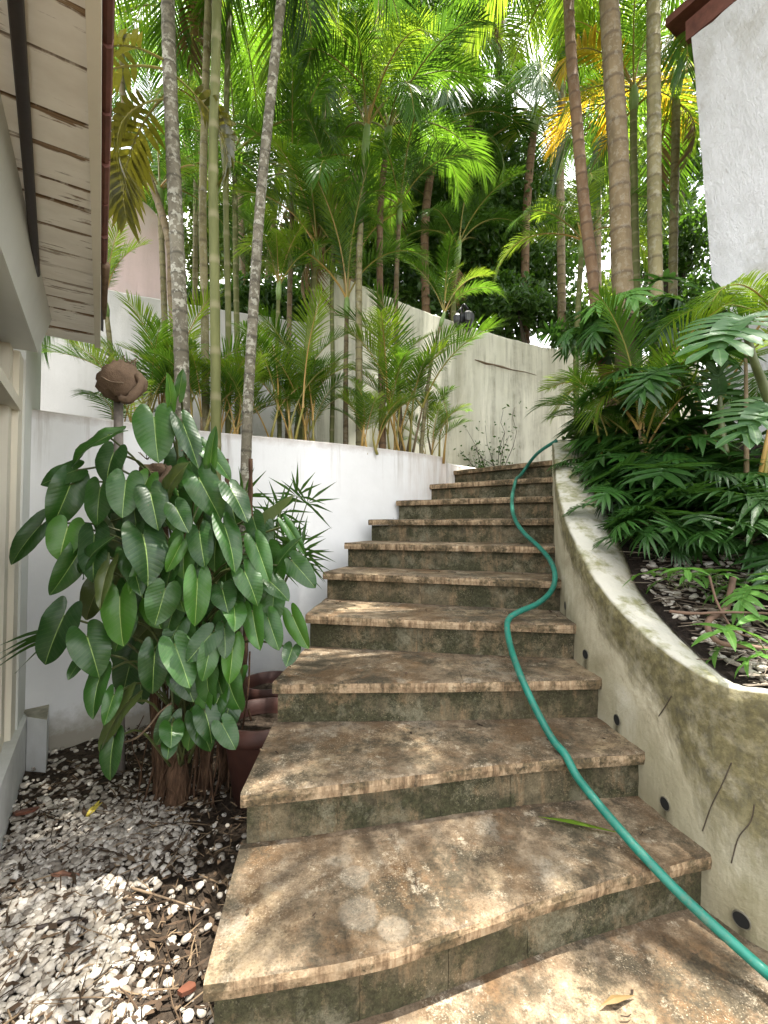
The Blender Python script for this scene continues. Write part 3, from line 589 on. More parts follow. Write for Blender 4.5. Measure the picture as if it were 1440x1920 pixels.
while q1 > -1.75:
    w = [.155, .10, .15, .13, .165, .14, .12, .175][i % 8] + .01 * rng.random(); m = MB(); q0 = q1 - w
    t = (rng.random() - .5) * .006
    qm = (q0 + q1) / 2; e_o = fo(qm); c = hp(qm, (e_o - .03) / 2, 2.245 + t); m.box(c, N3 * (e_o + .03) / 2, U3 * (w / 2 - .003), Z3 * .011)
    obj('soffit_board', m.mesh('soffit_board', M['soffit']), hs); q1 = q0; i += 1
obj('fascia_board', ebox(-1.6, q_a + .012, -.022, .006, 2.215, 2.36).mesh('fascia_board', M['cream']), hs)
m = MB(); m.tube([hp(q, co(q), 2.214) for q in (q_c + .12, q_c, (q_c + q_d) / 2, q_d, q_d - .8)], .014, 8); obj('dark_rail', m.mesh('dark_rail', M['dark_brown'], True), hs)  # dark strip below the soffit boards, built as a thin round rail
m = MB(); V = []
for q in (-1.6, .86):
    V += [hp(q, -.8, 2.86), hp(q, fo(q) + .02, 2.375), hp(q, fo(q) + .02, 2.40), hp(q, -.8, 2.89)]
m.add(V, [(0, 4, 5, 1), (1, 5, 6, 2), (2, 6, 7, 3), (3, 7, 4, 0), (0, 1, 2, 3), (7, 6, 5, 4)]); obj('roof_deck', m.mesh('roof_deck', M['dark_brown']), hs)
for i in range(8):
    qa = -.16 - i * .21; dz = .006 * rng.random()
    m = MB(); V = []; prof = [(.004, 2.305), (.016, 2.296), (.026, 2.302), (.03, 2.325), (.02, 2.338), (.004, 2.34)]
    for q, s in ((qa, .004), (qa - .222, -.006)):
        for a_, z_ in prof: V.append(hp(q, fo(q) + a_, z_ + s + dz))
    n = len(prof); m.add(V, [tuple(range(n)), tuple(range(2 * n - 1, n - 1, -1))] + [(k, n + k, n + (k + 1) % n, (k + 1) % n) for k in range(n)])
    obj('roof_tile', m.mesh('roof_tile', M['roof_red']), hs)
m = MB(); m.tube([hp(q, fo(q) + .022, z_) for q, z_ in ((.45, 2.30), (.25, 2.29), (.05, 2.30), (-.15, 2.305))], [.008, .016, .014, .018], 8, wob=.5); obj('gutter_debris', m.mesh('gutter_debris', M['husk'], True), hs)
# white block at the end of the plinth
m = MB(); A, B, C_, D = Zp(47, 1440, G)[:2], Zp(86, 1447, G)[:2], np.array([-2.06, 2.84]), np.array([-2.2, 2.75])
A = A + nn * .004
V = [(*A, G - .04), (*B, G - .04), (*C_, G - .04), (*D, G - .04)] + [(*A, .105), (*B, .105), (*C_, .105), (*D, .105)]
m.add(V, [(0, 1, 5, 4), (1, 2, 6, 5), (2, 3, 7, 6), (3, 0, 4, 7), (4, 5, 6, 7)]); m.mi[-1] = 1
tag(obj('corner_block', m.mesh('corner_block', [plaster('white_block_paint', (.74, .75, .75), .15, .12, .1), flat_mat('dirty_mortar_top', (.3, .28, .22), .9, .45, 18, .2, .6)])), 'low white rendered block with dirty top beside the glazed door', 'plinth block')

# ------------------------------------------------------------------ building on the right
rb = thing('stucco_building', 'rough white stucco building with dark red eave at the right', 'building', (2.5, 2.6, 0))
c0, c1 = P(1302, 120, 3.25), P(1345, 640, 3.25)
top, bot = np.array([*c0[:2], 4.75]), np.array([*c1[:2], .3])
sl = (c1 - c0) / (c1[2] - c0[2]); top = c0 + sl * (4.75 - c0[2]); bot = c0 + sl * (.3 - c0[2])
dirw = np.array([.62, -1.0, 0]); dirw /= np.linalg.norm(dirw); perp = np.array([1.0, .62, 0]) / np.linalg.norm([1, .62])
m = MB(); V = []; nz_, nw = 40, 40
for j in range(nz_):
    e = lerp(bot, top, j / (nz_ - 1))
    for i in range(nw):
        q = e + dirw * (2.6 * i / (nw - 1)) - perp * (.016 * rng.random()); V.append(q)
f = [(j * nw + i, (j + 1) * nw + i, (j + 1) * nw + i + 1, j * nw + i + 1) for j in range(nz_ - 1) for i in range(nw - 1)]
m.add(V, f)
e0, e1 = bot, top; m.add([bot, top, top + perp * 1.5 + dirw * -.2, bot + perp * 1.5 + dirw * -.2], [(0, 1, 2, 3)])
obj('stucco_wall', m.mesh('stucco_wall', M['rough_wall'], True), rb)
E0 = P(1300, 58, 3.28); m = MB(); d2 = dirw
m.box(np.array([E0[0], E0[1], E0[2]]) + dirw * 1.45 + perp * .02 + Z3 * .04, dirw * 1.5, perp * .025, Z3 * .075); obj('eave_fascia', m.mesh('eave_fascia', M['roof_red']), rb)
m = MB(); m.box(E0 + dirw * 1.35 + perp * .9 + Z3 * .2, dirw * 1.52, perp * .95, Z3 * .03); obj('roof', m.mesh('roof', M['roof_red']), rb)

# ------------------------------------------------------------------ fronds and palms
def frond_mesh(name, mat, n=42, th0=60, bend=95, ll=.27, lw=.017, vee=18, droop=.25, pet=.16, seed=0, rr=.0085, stalk='stalk', gap=.0):
    g = np.random.default_rng(seed); m = MB(); K = 18; s = np.linspace(0, 1, K)
    ang = np.radians(th0 - bend * s ** 1.35); sw = (g.random() - .5) * .25
    ds = 1 / (K - 1); pts = np.zeros((K, 3))
    for i in range(1, K):
        a = (ang[i] + ang[i - 1]) / 2; pts[i] = pts[i - 1] + ds * np.array([math.cos(a), sw * s[i], math.sin(a)])
    rad = rr * (1.15 - s); rad[0] *= 1.5; m.tube(pts, rad, 5, mi=1)
    up_all = np.stack([-np.sin(ang), np.zeros(K), np.cos(ang)], 1); tan = np.gradient(pts, axis=0); tan /= np.linalg.norm(tan, axis=1)[:, None]
    for i in range(n):
        for sd in (-1, 1):
            if g.random() < gap: continue
            w = (i + .5 + .25 * (g.random() - .5)) / n; q = pet + (1 - pet) * w; x = q * (K - 1); k = min(int(x), K - 2); f = x - k
            p0 = lerp(pts[k], pts[k + 1], f); t = lerp(tan[k], tan[k + 1], f); up = lerp(up_all[k], up_all[k + 1], f); side = np.cross(up, t) * sd
            L = ll * (math.sin(math.pi * (.14 + .74 * w)) ** .8) * (.88 + .24 * g.random())
            a = math.radians(66 - 42 * w + 9 * (g.random() - .5)); v = math.radians(vee + 14 * (g.random() - .5))
            d = t * math.cos(a) + (side * math.cos(v) + up * math.sin(v)) * math.sin(a); d /= np.linalg.norm(d)
            wd = t - d * t.dot(d); wd = wd + up * .35 * (g.random() - .3) ; wd -= d * wd.dot(d); wd /= np.linalg.norm(wd)
            W = lw * (.75 + .5 * math.sin(math.pi * w)) * .5; V = []; r_ = g.random(); U = []
            for j, (fr, pw) in enumerate([(0, .45), (.3, 1), (.68, .72), (1, 0)]):
                c = p0 + d * L * fr + np.array([0, 0, -1]) * droop * L * fr ** 2
                if pw == 0: V.append(c); U.append((r_, 1))
                else: V += [c + wd * W * pw, c - wd * W * pw]; U += [(r_, fr), (r_, fr)]
            m.add(V, [(0, 2, 3, 1), (2, 4, 5, 3), (4, 6, 5)], U)
    return m.mesh(name, [M[mat], M[stalk]])
FR = {}
def variants(key, mat, cnt, **kw):
    base = dict(kw); FR[key] = []
    for i in range(cnt):
        k2 = dict(base); k2['th0'] = base.get('th0', 60) + (i - cnt / 2) * 7; k2['bend'] = base.get('bend', 95) + (i % 2) * 14
        FR[key].append(frond_mesh('frond_' + key, mat, seed=hash_(key) + i, **k2))
def hash_(s): return sum(ord(c) * (i + 1) for i, c in enumerate(s))
variants('arch', 'frond', 4, th0=58, bend=100, n=72, lw=.0082, droop=.32)
variants('arch_y', 'frond_yellow', 3, th0=55, bend=105, n=70, lw=.0082, droop=.32, stalk='stalk_orange')
variants('arch_d', 'frond_dark', 3, th0=50, bend=95, n=66, lw=.0092)
variants('up', 'frond', 3, th0=80, bend=60, n=68, lw=.0085, vee=30)
variants('up_y', 'frond_yellow', 3, th0=80, bend=62, n=66, lw=.0085, vee=30, stalk='stalk_orange')
variants('hang', 'frond', 3, th0=18, bend=92, n=66, lw=.0085, droop=.5, vee=0)
variants('hang_y', 'frond_yellow', 2, th0=20, bend=90, n=64, lw=.0085, droop=.5, vee=0)
variants('hang_d', 'frond_dark', 2, th0=15, bend=95, n=64, lw=.0085, droop=.55, vee=0)
variants('gold', 'frond_gold', 2, th0=60, bend=120, n=40)
variants('dry', 'frond_dry', 2, th0=0, bend=85, n=32, droop=.7, vee=-10, gap=.25)
variants('broad', 'frond_olive', 2, th0=35, bend=95, n=16, ll=.34, lw=.055, droop=.3, pet=.2)
variants('small', 'frond', 4, th0=84, bend=58, n=42, ll=.3, lw=.0105, vee=28, pet=.28, stalk='stalk')
variants('small_y', 'frond_yellow', 4, th0=86, bend=52, n=42, ll=.3, lw=.01, vee=28, pet=.28, stalk='stalk_orange')
variants('small_d', 'frond_dark', 2, th0=65, bend=85, n=32, ll=.32, lw=.016, vee=15, pet=.25)

def put(me, name, parent, loc, az=0.0, sc=1.0, rx=0.0, ry=0.0):
    o = bpy.data.objects.new(name, me); COL.objects.link(o); o.parent = parent
    o.location = Vector([float(q) for q in loc]) - parent.location; o.rotation_euler = (rx, ry, az); o.scale = (sc, sc, sc); return o

def path3(pl, n=None):
    p = np.array([P(*q) for q in pl]); return crv(p, n or max(12, 6 * len(p)))
def trunk_mesh(name, pts, r0, r1, mat, node=.13, ring=.055, seg=10):
    pts = np.asarray(pts, float); d = np.linalg.norm(np.diff(pts, axis=0), axis=1); cum = np.concatenate([[0], np.cumsum(d)]); L = cum[-1]
    ss = []; rr = []; nn_ = max(2, int(L / node))
    for i in range(nn_):
        a = L * i / nn_; w = L / nn_
        for t, e in ((0.0, 1 + ring), (.07, 1 + ring * .8), (.16, 1.0), (.55, .985), (.93, 1.01)):
            s = a + w * t; ss.append(s); rr.append((r0 + (r1 - r0) * s / L) * e)
    ss.append(L); rr.append(r1); p2 = np.stack([np.interp(ss, cum, pts[:, k]) for k in range(3)], 1)
    m = MB(); m.tube(p2, np.array(rr), seg, wob=.05, vscale=nn_ / L); return m.mesh(name, mat, True)
def palm(label, pl, r0, r1, tmat, crown, group='tall palms around the stairs', shaft=.45, node=.13, seed=1, cat='palm', name='palm_tree', base=None):
    """crown: list of (key, azimuth deg, length, extra tilt deg, distance below the tip)"""
    g = np.random.default_rng(seed); pts = path3(pl)
    if base is not None: pts = np.concatenate([[np.array([pts[0][0], pts[0][1], base])], pts]) if pts[0][2] > base + .05 else pts
    t = thing(name, label, cat, pts[0], group)
    obj('trunk', trunk_mesh('trunk', pts, r0, r1, M[tmat], node, seg=10 if r0 > .03 else 7), t)
    if len(crown) >= 8 and seed % 3 == 0: crown = list(crown) + [('dry', 40 + seed * 77, .8, 25, .25), ('dry', 200 + seed * 50, .7, 45, .3)]
    top = pts[-1]; dr_ = pts[-1] - pts[-3]; dr_ /= np.linalg.norm(dr_)
    if shaft:
        m = MB(); m.tube([top - dr_ * .02, top + dr_ * shaft * .3, top + dr_ * shaft * .75, top + dr_ * shaft], [r1 * 1.02, r1 * 1.5, r1 * 1.15, r1 * .5], 9); obj('crownshaft', m.mesh('crownshaft', M['crownshaft'], True), t)
    for c in crown:
        key, az, L, tilt, below = (list(c) + [0, 0])[:5]
        fr = FR[key][int(g.integers(len(FR[key])))]
        put(fr, 'frond', t, top + dr_ * (shaft * .8 - below), math.radians(az), L * (.93 + .14 * g.random()), 0, math.radians(tilt))
    return t
def ring_crown(keys, n, L, seed=0, az0=0, tilt=(-10, 25), below=(0, .1)):
    g = np.random.default_rng(seed); out = []
    for i in range(n):
        out.append((keys[i % len(keys)], az0 + i * 137.5 + 20 * (g.random() - .5), L * (.85 + .3 * g.random()), tilt[0] + (tilt[1] - tilt[0]) * g.random(), below[0] + (below[1] - below[0]) * g.random()))
    return out
# azimuth: 0 = to the right (+X), 90 = away from the camera, 180 = left, 270 = toward the camera
# --- three palms in the gravel bed in front of the white wall
palm('grey lichen-spotted palm trunk rising behind the big heart-leaved plant', [(349, 1250, 2.98), (345, 900, 2.98), (338, 600, 2.98), (326, 330, 2.98), (316, 60, 2.98), (314, -120, 2.98)], .052, .044, 'trunk_grey',
     [('broad', 185, 1.0, 25, 1.3), ('broad', 240, .9, 45, 1.25), ('broad', 150, .95, 35, 1.45), ('broad', 30, .8, 50, 1.3), ('broad', 205, .8, 60, 1.5), ('hang', 200, 1.3, 20), ('hang_y', 300, 1.2, 25), ('arch', 100, 1.5), ('arch_y', 340, 1.4, 10), ('hang', 150, 1.3, 10), ('arch', 60, 1.4), ('arch', 270, 2.3), ('arch_d', 305, 2.2), ('arch', 240, 2.0), ('arch', 330, 2.0)], base=G, seed=2)
palm('smooth olive-green bamboo-like palm trunk in front of the white wall', [(405, 1150, 3.05), (405, 860, 3.05), (403, 560, 3.05), (400, 300, 3.05), (406, 40, 3.05), (408, -250, 3.05)], .036, .032, 'trunk_green',
     ring_crown(['arch', 'hang', 'arch_y', 'hang_d'], 9, 1.5, 3) + [('arch', 262, 2.4)], base=G, node=.3, seed=3)
palm('slim palm trunk with peeling pale bark spots leaning right above the wall', [(452, 1200, 3.12), (458, 980, 3.12), (465, 760, 3.12), (474, 600, 3.12), (488, 380, 3.12), (508, 180, 3.12), (530, -30, 3.12), (548, -250, 3.12)], .037, .034, 'trunk_grey',
     ring_crown(['arch', 'hang', 'hang_y', 'arch_d'], 9, 1.5, 4) + [('arch', 255, 2.4), ('arch', 290, 2.6), ('arch_d', 310, 2.4), ('arch', 345, 2.2)], base=G, seed=4)
# --- palms in the raised bed behind the white wall
BED = 1.80
palm('pale grey palm trunk leaning left behind the lichen-spotted palm', [(338, 740, 3.75), (322, 560, 3.85), (312, 430, 3.95), (235, 200, 4.2), (228, 90, 4.25)], .034, .03, 'trunk_tan', ring_crown(['arch', 'hang', 'arch_d'], 7, 1.2, 5, 150), base=BED, seed=5)
palm('thin tan palm stem just left of the olive bamboo-like trunk', [(386, 800, 3.65), (384, 600, 3.65), (380, 380, 3.65), (386, 150, 3.7), (392, -40, 3.7)], .033, .03, 'trunk_olive', ring_crown(['arch', 'arch_y', 'hang'], 8, 1.4, 6), base=BED, node=.2, seed=6)
palm('second green stem close behind the olive bamboo-like trunk', [(428, 800, 3.8), (428, 600, 3.8), (424, 400, 3.8), (424, 220, 3.85), (430, 20, 3.9)], .026, .024, 'trunk_green', ring_crown(['hang', 'arch', 'arch_d'], 8, 1.3, 7, 40), base=BED, node=.25, seed=7)
palm('leaning grey-green palm stem left of the wall step', [(560, 812, 4.25), (572, 700, 4.3), (583, 600, 4.35), (592, 500, 4.4)], .045, .036, 'trunk_green', ring_crown(['up', 'up_y', 'arch'], 9, 1.0, 8), base=BED, shaft=.3, seed=8)
palm('pale thin palm stem with orange leaf stalks before the tall wall', [(648, 812, 4.2), (648, 700, 4.25), (650, 590, 4.3)], .026, .022, 'trunk_tan', [('up_y', 95, 1.25), ('up_y', 20, 1.3), ('up', 170, 1.25), ('arch_y', 200, 1.1), ('up', 290, 1.1), ('up_y', 240, 1.2), ('arch', 340, 1.0)], base=BED, shaft=.2, seed=9)
palm('straight ringed palm trunk in the middle of the raised bed', [(674, 815, 4.1), (673, 650, 4.15), (673, 500, 4.2), (677, 400, 4.2), (684, 300, 4.25)], .034, .028, 'trunk_olive', [('up', 75, 1.5), ('up_y', 10, 1.35), ('arch', 350, 1.3), ('up', 170, 1.4), ('arch', 120, 1.3), ('up_y', 215, 1.25), ('arch_y', 300, 1.1), ('arch', 260, 1.0), ('up', 40, 1.3)], base=BED, node=.11, seed=10)
palm('slender brown palm trunk right of the straight ringed trunk', [(717, 830, 4.3), (715, 650, 4.4), (712, 500, 4.4), (714, 380, 4.4), (722, 300, 4.4)], .036, .03, 'trunk_brown', ring_crown(['arch', 'up', 'arch_d', 'hang'], 9, 1.3, 11, 30), base=BED, seed=11)
palm('thin dark palm stem beyond the wall below the dark tree', [(742, 600, 6.6), (745, 480, 6.6), (748, 390, 6.6)], .04, .03, 'trunk_olive', ring_crown(['arch_d', 'up', 'arch_d'], 8, 1.2, 12), base=1.5, seed=12)
palm('tall grey palm trunk leaning right against the sky above the wall', [(655, 560, 6.2), (672, 330, 6.2), (694, 170, 6.2), (714, 20, 6.2), (722, -60, 6.2)], .085, .08, 'trunk_tan', ring_crown(['arch', 'hang', 'arch_d', 'hang_d'], 10, 2.3, 13), base=1.5, seed=13)
palm('far slim palm with feathery crown high above the left wall', [(500, 560, 7.2), (520, 350, 7.2), (560, 150, 7.2), (590, 60, 7.2)], .06, .05, 'trunk_tan', ring_crown(['arch', 'arch_y', 'hang', 'arch'], 8, 2.0, 14), base=1.5, seed=14)
palm('far palm with bright arching crown above the middle of the wall', [(640, 560, 8.2), (640, 400, 8.2), (645, 260, 8.2), (660, 190, 8.2)], .07, .06, 'trunk_tan', ring_crown(['arch_y', 'arch', 'up'], 11, 2.2, 15, 70), base=1.5, seed=15)
palm('dark palm with dense crown in front of the tall dark tree', [(800, 600, 6.7), (796, 480, 6.7), (800, 380, 6.7), (812, 300, 6.7)], .07, .06, 'trunk_brown', ring_crown(['arch_d', 'arch_d', 'hang_d'], 12, 1.7, 16), base=1.5, seed=16)
palm('dark palm with hanging fronds right of the tall dark tree', [(985, 600, 6.9), (985, 450, 6.9), (992, 330, 6.9), (1000, 250, 6.9)], .07, .06, 'trunk_brown', ring_crown(['arch_d', 'hang_d', 'arch'], 12, 1.9, 17, 15), base=1.5, seed=17)
palm('tall palm with glossy fronds high above the dark tree', [(880, 400, 7.4), (880, 260, 7.4), (886, 130, 7.4), (894, 40, 7.4)], .075, .065, 'trunk_brown', ring_crown(['arch_d', 'hang_d', 'arch'], 12, 2.2, 18, 60), base=1.5, seed=18)
palm('far palm with fine fronds right of the leaning grey trunk', [(770, 500, 7.6), (772, 300, 7.6), (776, 120, 7.6)], .06, .05, 'trunk_olive', ring_crown(['arch_y', 'arch', 'hang'], 12, 2.0, 61), base=1.5, seed=61)
palm('far palm filling the gap left of the peeling leaning trunk', [(455, 560, 6.8), (452, 400, 6.8), (446, 300, 6.8)], .05, .045, 'trunk_tan', ring_crown(['arch', 'arch_d', 'arch_y'], 7, 1.5, 62), base=1.5, seed=62)
palm('far palm with crown glowing above the dark tree at the top edge', [(930, 300, 7.8), (936, 100, 7.8), (940, -20, 7.8)], .07, .06, 'trunk_tan', ring_crown(['arch_y', 'hang', 'arch'], 12, 2.2, 63), base=1.5, seed=63)
palm('far palm with long fronds crossing the sky at upper left', [(330, 500, 7.0), (350, 250, 7.0), (366, 60, 7.0)], .06, .05, 'trunk_olive', ring_crown(['hang_d', 'arch', 'arch_d'], 7, 1.9, 64), base=1.5, seed=64)
palm('short far palm with upright fronds before the dark bushy tree', [(600, 540, 6.3), (602, 460, 6.3), (606, 400, 6.3)], .04, .035, 'trunk_green', ring_crown(['up', 'arch_y', 'up_y', 'arch'], 11, 1.5, 65), base=1.5, seed=65)
palm('short far palm spreading over the streaked wall left of the lantern', [(850, 590, 6.4), (852, 540, 6.4), (856, 500, 6.4)], .04, .035, 'trunk_green', ring_crown(['arch_d', 'arch_d', 'up'], 9, 1.1, 66), base=1.5, seed=66)
palm('pale cane-like palm stem left of the leaning grey-green stem', [(524, 805, 4.0), (522, 720, 4.05), (520, 640, 4.1), (522, 560, 4.1)], .022, .018, 'trunk_green', ring_crown(['up', 'small_y', 'up_y', 'small'], 8, .65, 71), base=BED, shaft=.2, seed=71)
palm('thin green cane palm between the wall step and the pale stem', [(622, 812, 4.3), (624, 700, 4.35), (622, 560, 4.4), (626, 440, 4.4)], .024, .02, 'trunk_green', ring_crown(['up_y', 'up', 'arch'], 8, 1.0, 72), base=BED, shaft=.25, seed=72)
palm('tan cane palm rising from the bushy clump at the wall end', [(752, 828, 4.45), (746, 700, 4.5), (742, 560, 4.5), (748, 420, 4.5)], .026, .022, 'trunk_tan', ring_crown(['up', 'arch', 'arch_d'], 8, 1.0, 73), base=BED, shaft=.25, seed=73)
palm('leaning cane palm right of the bushy clump before the streaked wall', [(790, 835, 4.4), (800, 740, 4.42), (812, 660, 4.45), (826, 610, 4.45)], .022, .016, 'trunk_olive', [('up_y', 20, .75), ('up', 160, .7), ('arch', 340, .7, 10), ('small_y', 60, .7), ('up', 270, .7), ('small', 200, .6)], base=BED, shaft=.15, seed=74)
palm('mid-height palm spreading fronds across the lichen-spotted trunk', [(312, 700, 4.25), (306, 520, 4.3), (300, 380, 4.35)], .03, .026, 'trunk_olive', ring_crown(['arch', 'arch_y', 'up', 'arch_d'], 9, 1.1, 91), base=BED, seed=91, shaft=.25)
palm('mid-height palm with fronds between the two slim front trunks', [(446, 700, 4.4), (442, 500, 4.5), (440, 320, 4.6)], .03, .026, 'trunk_green', ring_crown(['arch', 'arch_d', 'up', 'arch_y'], 10, 1.25, 92), base=BED, seed=92, shaft=.3)
palm('mid-height palm arching right of the peeling leaning trunk', [(540, 700, 4.5), (544, 520, 4.5), (548, 360, 4.5)], .028, .024, 'trunk_tan', ring_crown(['arch_y', 'arch', 'up'], 9, 1.1, 93), base=BED, seed=93, shaft=.25)
palm('tall palm with crown high between the lichen and bamboo-like trunks', [(366, 560, 5.4), (368, 320, 5.4), (372, 170, 5.4)], .035, .03, 'trunk_olive', ring_crown(['arch', 'hang', 'arch_d'], 9, 1.5, 94), base=1.5, seed=94, shaft=.3)
palm('tall palm with airy crown left of the leaning grey trunk', [(598, 560, 5.8), (604, 320, 5.8), (612, 150, 5.8)], .035, .03, 'trunk_tan', ring_crown(['arch_y', 'arch', 'hang'], 10, 1.6, 95), base=1.5, seed=95, shaft=.3)
# --- palms in the bed on the right
palm('brown palm trunk leaning left beside the dark tree on the right', [(1150, 790, 3.55), (1128, 650, 3.55), (1112, 520, 3.55), (1095, 380, 3.55), (1081, 220, 3.55), (1070, 90, 3.55), (1064, -60, 3.55)], .048, .04, 'trunk_brown',
     [('arch', 190, 1.7, 15), ('arch_y', 120, 1.5), ('hang', 60, 1.3), ('arch', 20, 1.4), ('hang_y', 280, 1.2), ('arch', 250, 1.4)], base=1.3, seed=19, shaft=.35)
palm('thickest ringed tan palm trunk on the right', [(1176, 760, 3.1), (1170, 600, 3.1), (1164, 450, 3.1), (1160, 300, 3.1), (1150, 140, 3.1), (1142, 0, 3.1), (1136, -160, 3.1)], .07, .062, 'trunk_tan',
     [('arch', 185, 1.9, 25), ('hang', 160, 1.2), ('arch', 130, 1.6), ('hang_y', 80, 1.4), ('arch', 40, 1.5), ('hang', 330, 1.4), ('arch_y', 290, 1.4), ('hang', 250, 1.2), ('arch_d', 280, 2.2), ('arch', 264, 2.5), ('arch', 250, 2.6), ('arch_d', 303, 2.3), ('arch_d', 325, 2.1)], base=1.2, seed=20, node=.15)
palm('ringed palm trunk beside the stucco building', [(1232, 760, 3.3), (1230, 560, 3.3), (1227, 400, 3.3), (1226, 200, 3.3), (1225, 0, 3.3), (1224, -180, 3.3)], .05, .045, 'trunk_olive',
     [('arch', 180, 1.5), ('hang', 20, 1.3), ('arch_y', 330, 1.4), ('hang', 230, 1.3), ('arch', 100, 1.5), ('hang_y', 290, 1.2), ('arch', 252, 2.4), ('arch_d', 275, 2.1), ('arch_d', 295, 2.3), ('arch_d', 238, 2.4), ('arch_d', 262, 2.7)], base=1.3, seed=21, node=.15)
palm('low palm with golden fronds between the two right trunks', [(1196, 640, 4.1), (1192, 480, 4.1), (1188, 280, 4.1), (1188, 205, 4.1)], .035, .03, 'trunk_green', [('gold', 80, 1.1, -5), ('gold', 130, 1.1, 5), ('gold', 30, 1.0, 5), ('gold', 200, 1.0, 15), ('gold', 320, 1.0, 15), ('arch_y', 200, 1.1), ('arch_y', 340, 1.1), ('up_y', 280, .9), ('arch', 240, 1.0), ('hang_y', 180, .9), ('hang_y', 10, .9)], base=1.6, seed=22, shaft=.25)
palm('short palm with lime fronds just behind the brown leaning trunk', [(1080, 680, 4.4), (1085, 560, 4.4), (1090, 480, 4.4)], .03, .025, 'trunk_green', [('arch_y', 175, 1.0, 20), ('arch', 200, 1.0, 20), ('up_y', 100, 1.1), ('arch_y', 20, 1.0), ('arch', 320, .9), ('arch_y', 250, .95), ('up', 60, 1.0)], base=1.6, seed=23, shaft=.2)
palm('dark green palm close to the stucco building corner', [(1262, 700, 4.2), (1262, 500, 4.2), (1266, 300, 4.2), (1268, 180, 4.2)], .04, .035, 'trunk_olive', ring_crown(['arch_d', 'hang_d', 'arch', 'hang'], 12, 1.5, 24), base=1.6, seed=24, shaft=.3)
palm('far yellow-green palm glowing behind the right trunks', [(1120, 520, 6.5), (1120, 380, 6.5), (1118, 280, 6.5)], .06, .05, 'trunk_tan', ring_crown(['arch_y', 'arch', 'up_y'], 11, 1.7, 25), base=1.6, seed=25)
palm('far palm with drooping fronds high over the right trunks', [(1050, 300, 6.2), (1056, 120, 6.2), (1060, -30, 6.2)], .06, .05, 'trunk_tan', ring_crown(['hang', 'arch', 'hang_y', 'arch'], 12, 2.0, 26), base=1.6, seed=26)

# --- small areca clumps at the foot of the walls
def clump(label, px, py, Y, stems, n, L, keys, seed, spread=.12, group='young palm clumps in the beds', zbase=None, stem_h=(.05, .35)):
    g = np.random.default_rng(seed); c = P(px, py, Y)
    if zbase is not None: c[2] = zbase
    t = thing('young_palm', label, 'young palm', c, group); tops = []
    for i in range(stems):
        b_ = c + np.array([(g.random() - .5) * 2 * spread, (g.random() - .5) * spread, -.02]); h = stem_h[0] + (stem_h[1] - stem_h[0]) * g.random()
        tp = b_ + np.array([(g.random() - .5) * .16 * h / .3, (g.random() - .5) * .1, h]); m = MB()
        m.tube([b_, lerp(b_, tp, .5) + .01 * (g.random(3) - .5), tp], [.014, .011, .008], 6); obj('stem', m.mesh('stem', M[['stalk', 'stalk_orange', 'trunk_tan'][i % 3]], True), t); tops.append(tp)
    for i in range(n):
        key = keys[i % len(keys)]; fr = FR[key][int(g.integers(len(FR[key])))]
        put(fr, 'frond', t, tops[i % stems], math.radians(i * 137.5 + 30 * g.random()), L * (.7 + .5 * g.random()), 0, math.radians(-8 + 26 * g.random()))
    return t
clump('bushy young palm at the left end of the raised bed below the eave', 236, 760, 3.55, 4, 12, .75, ['small', 'small_y', 'small_d'], 31, zbase=BED)
clump('young palm with fine fronds between the post and lichen-spotted trunk', 296, 770, 3.7, 4, 13, .85, ['small', 'small_y'], 32, zbase=BED, stem_h=(.2, .6))
clump('upright young palm tuft left of the olive bamboo-like trunk', 368, 790, 3.5, 5, 15, .7, ['small_y', 'small'], 33, zbase=BED)
clump('yellowish young palm tuft right of the olive bamboo-like trunk', 436, 800, 3.55, 5, 14, .6, ['small_y', 'small', 'small_y'], 34, zbase=BED)
clump('dense young palm tuft right of the peeling leaning trunk', 520, 800, 3.75, 7, 17, .75, ['small_y', 'small'], 35, zbase=BED, spread=.2)
clump('tall young palm with fanned fronds at the wall step', 588, 812, 4.0, 6, 16, .85, ['small', 'small_y'], 36, zbase=BED, stem_h=(.1, .6))
clump('short young palm tuft at the base of the straight ringed trunk', 694, 815, 4.0, 5, 14, .55, ['small_y', 'small'], 37, zbase=BED)
clump('tall bushy palm clump at the end of the white wall', 768, 835, 4.35, 9, 19, .95, ['small', 'small_y', 'small'], 38, zbase=BED, stem_h=(.2, .8), spread=.2)
clump('fine-leaved grassy palm tuft at the last corner of the white wall', 812, 845, 4.5, 5, 16, .55, ['small', 'small_y'], 39, zbase=BED)
clump('young palm with long orange stalks in the right bed', 1222, 740, 2.75, 4, 8, .85, ['up_y', 'up', 'up_y'], 40, zbase=bed_z(1.6, 2.75), stem_h=(.2, .4), spread=.05)
clump('young palm with drooping feathery fronds before the stucco wall', 1290, 700, 2.9, 4, 9, .95, ['arch', 'arch_y', 'up'], 41, zbase=bed_z(1.95, 2.9), stem_h=(.3, .6))
clump('lime young palm arching over the wall top by the stairs', 1125, 780, 3.7, 4, 10, .42, ['small_y', 'small'], 42, zbase=1.85, stem_h=(.1, .4))
clump('young palm at the right edge leaning over the planting bed', 1405, 640, 2.3, 3, 6, .8, ['arch_y', 'arch'], 43, zbase=bed_z(1.9, 2.3), stem_h=(.6, .9), spread=.05)
clump('small dark palm at the foot of the thick tan trunk', 1150, 800, 3.0, 4, 12, .6, ['small', 'small_d'], 44, zbase=bed_z(1.5, 3.0))
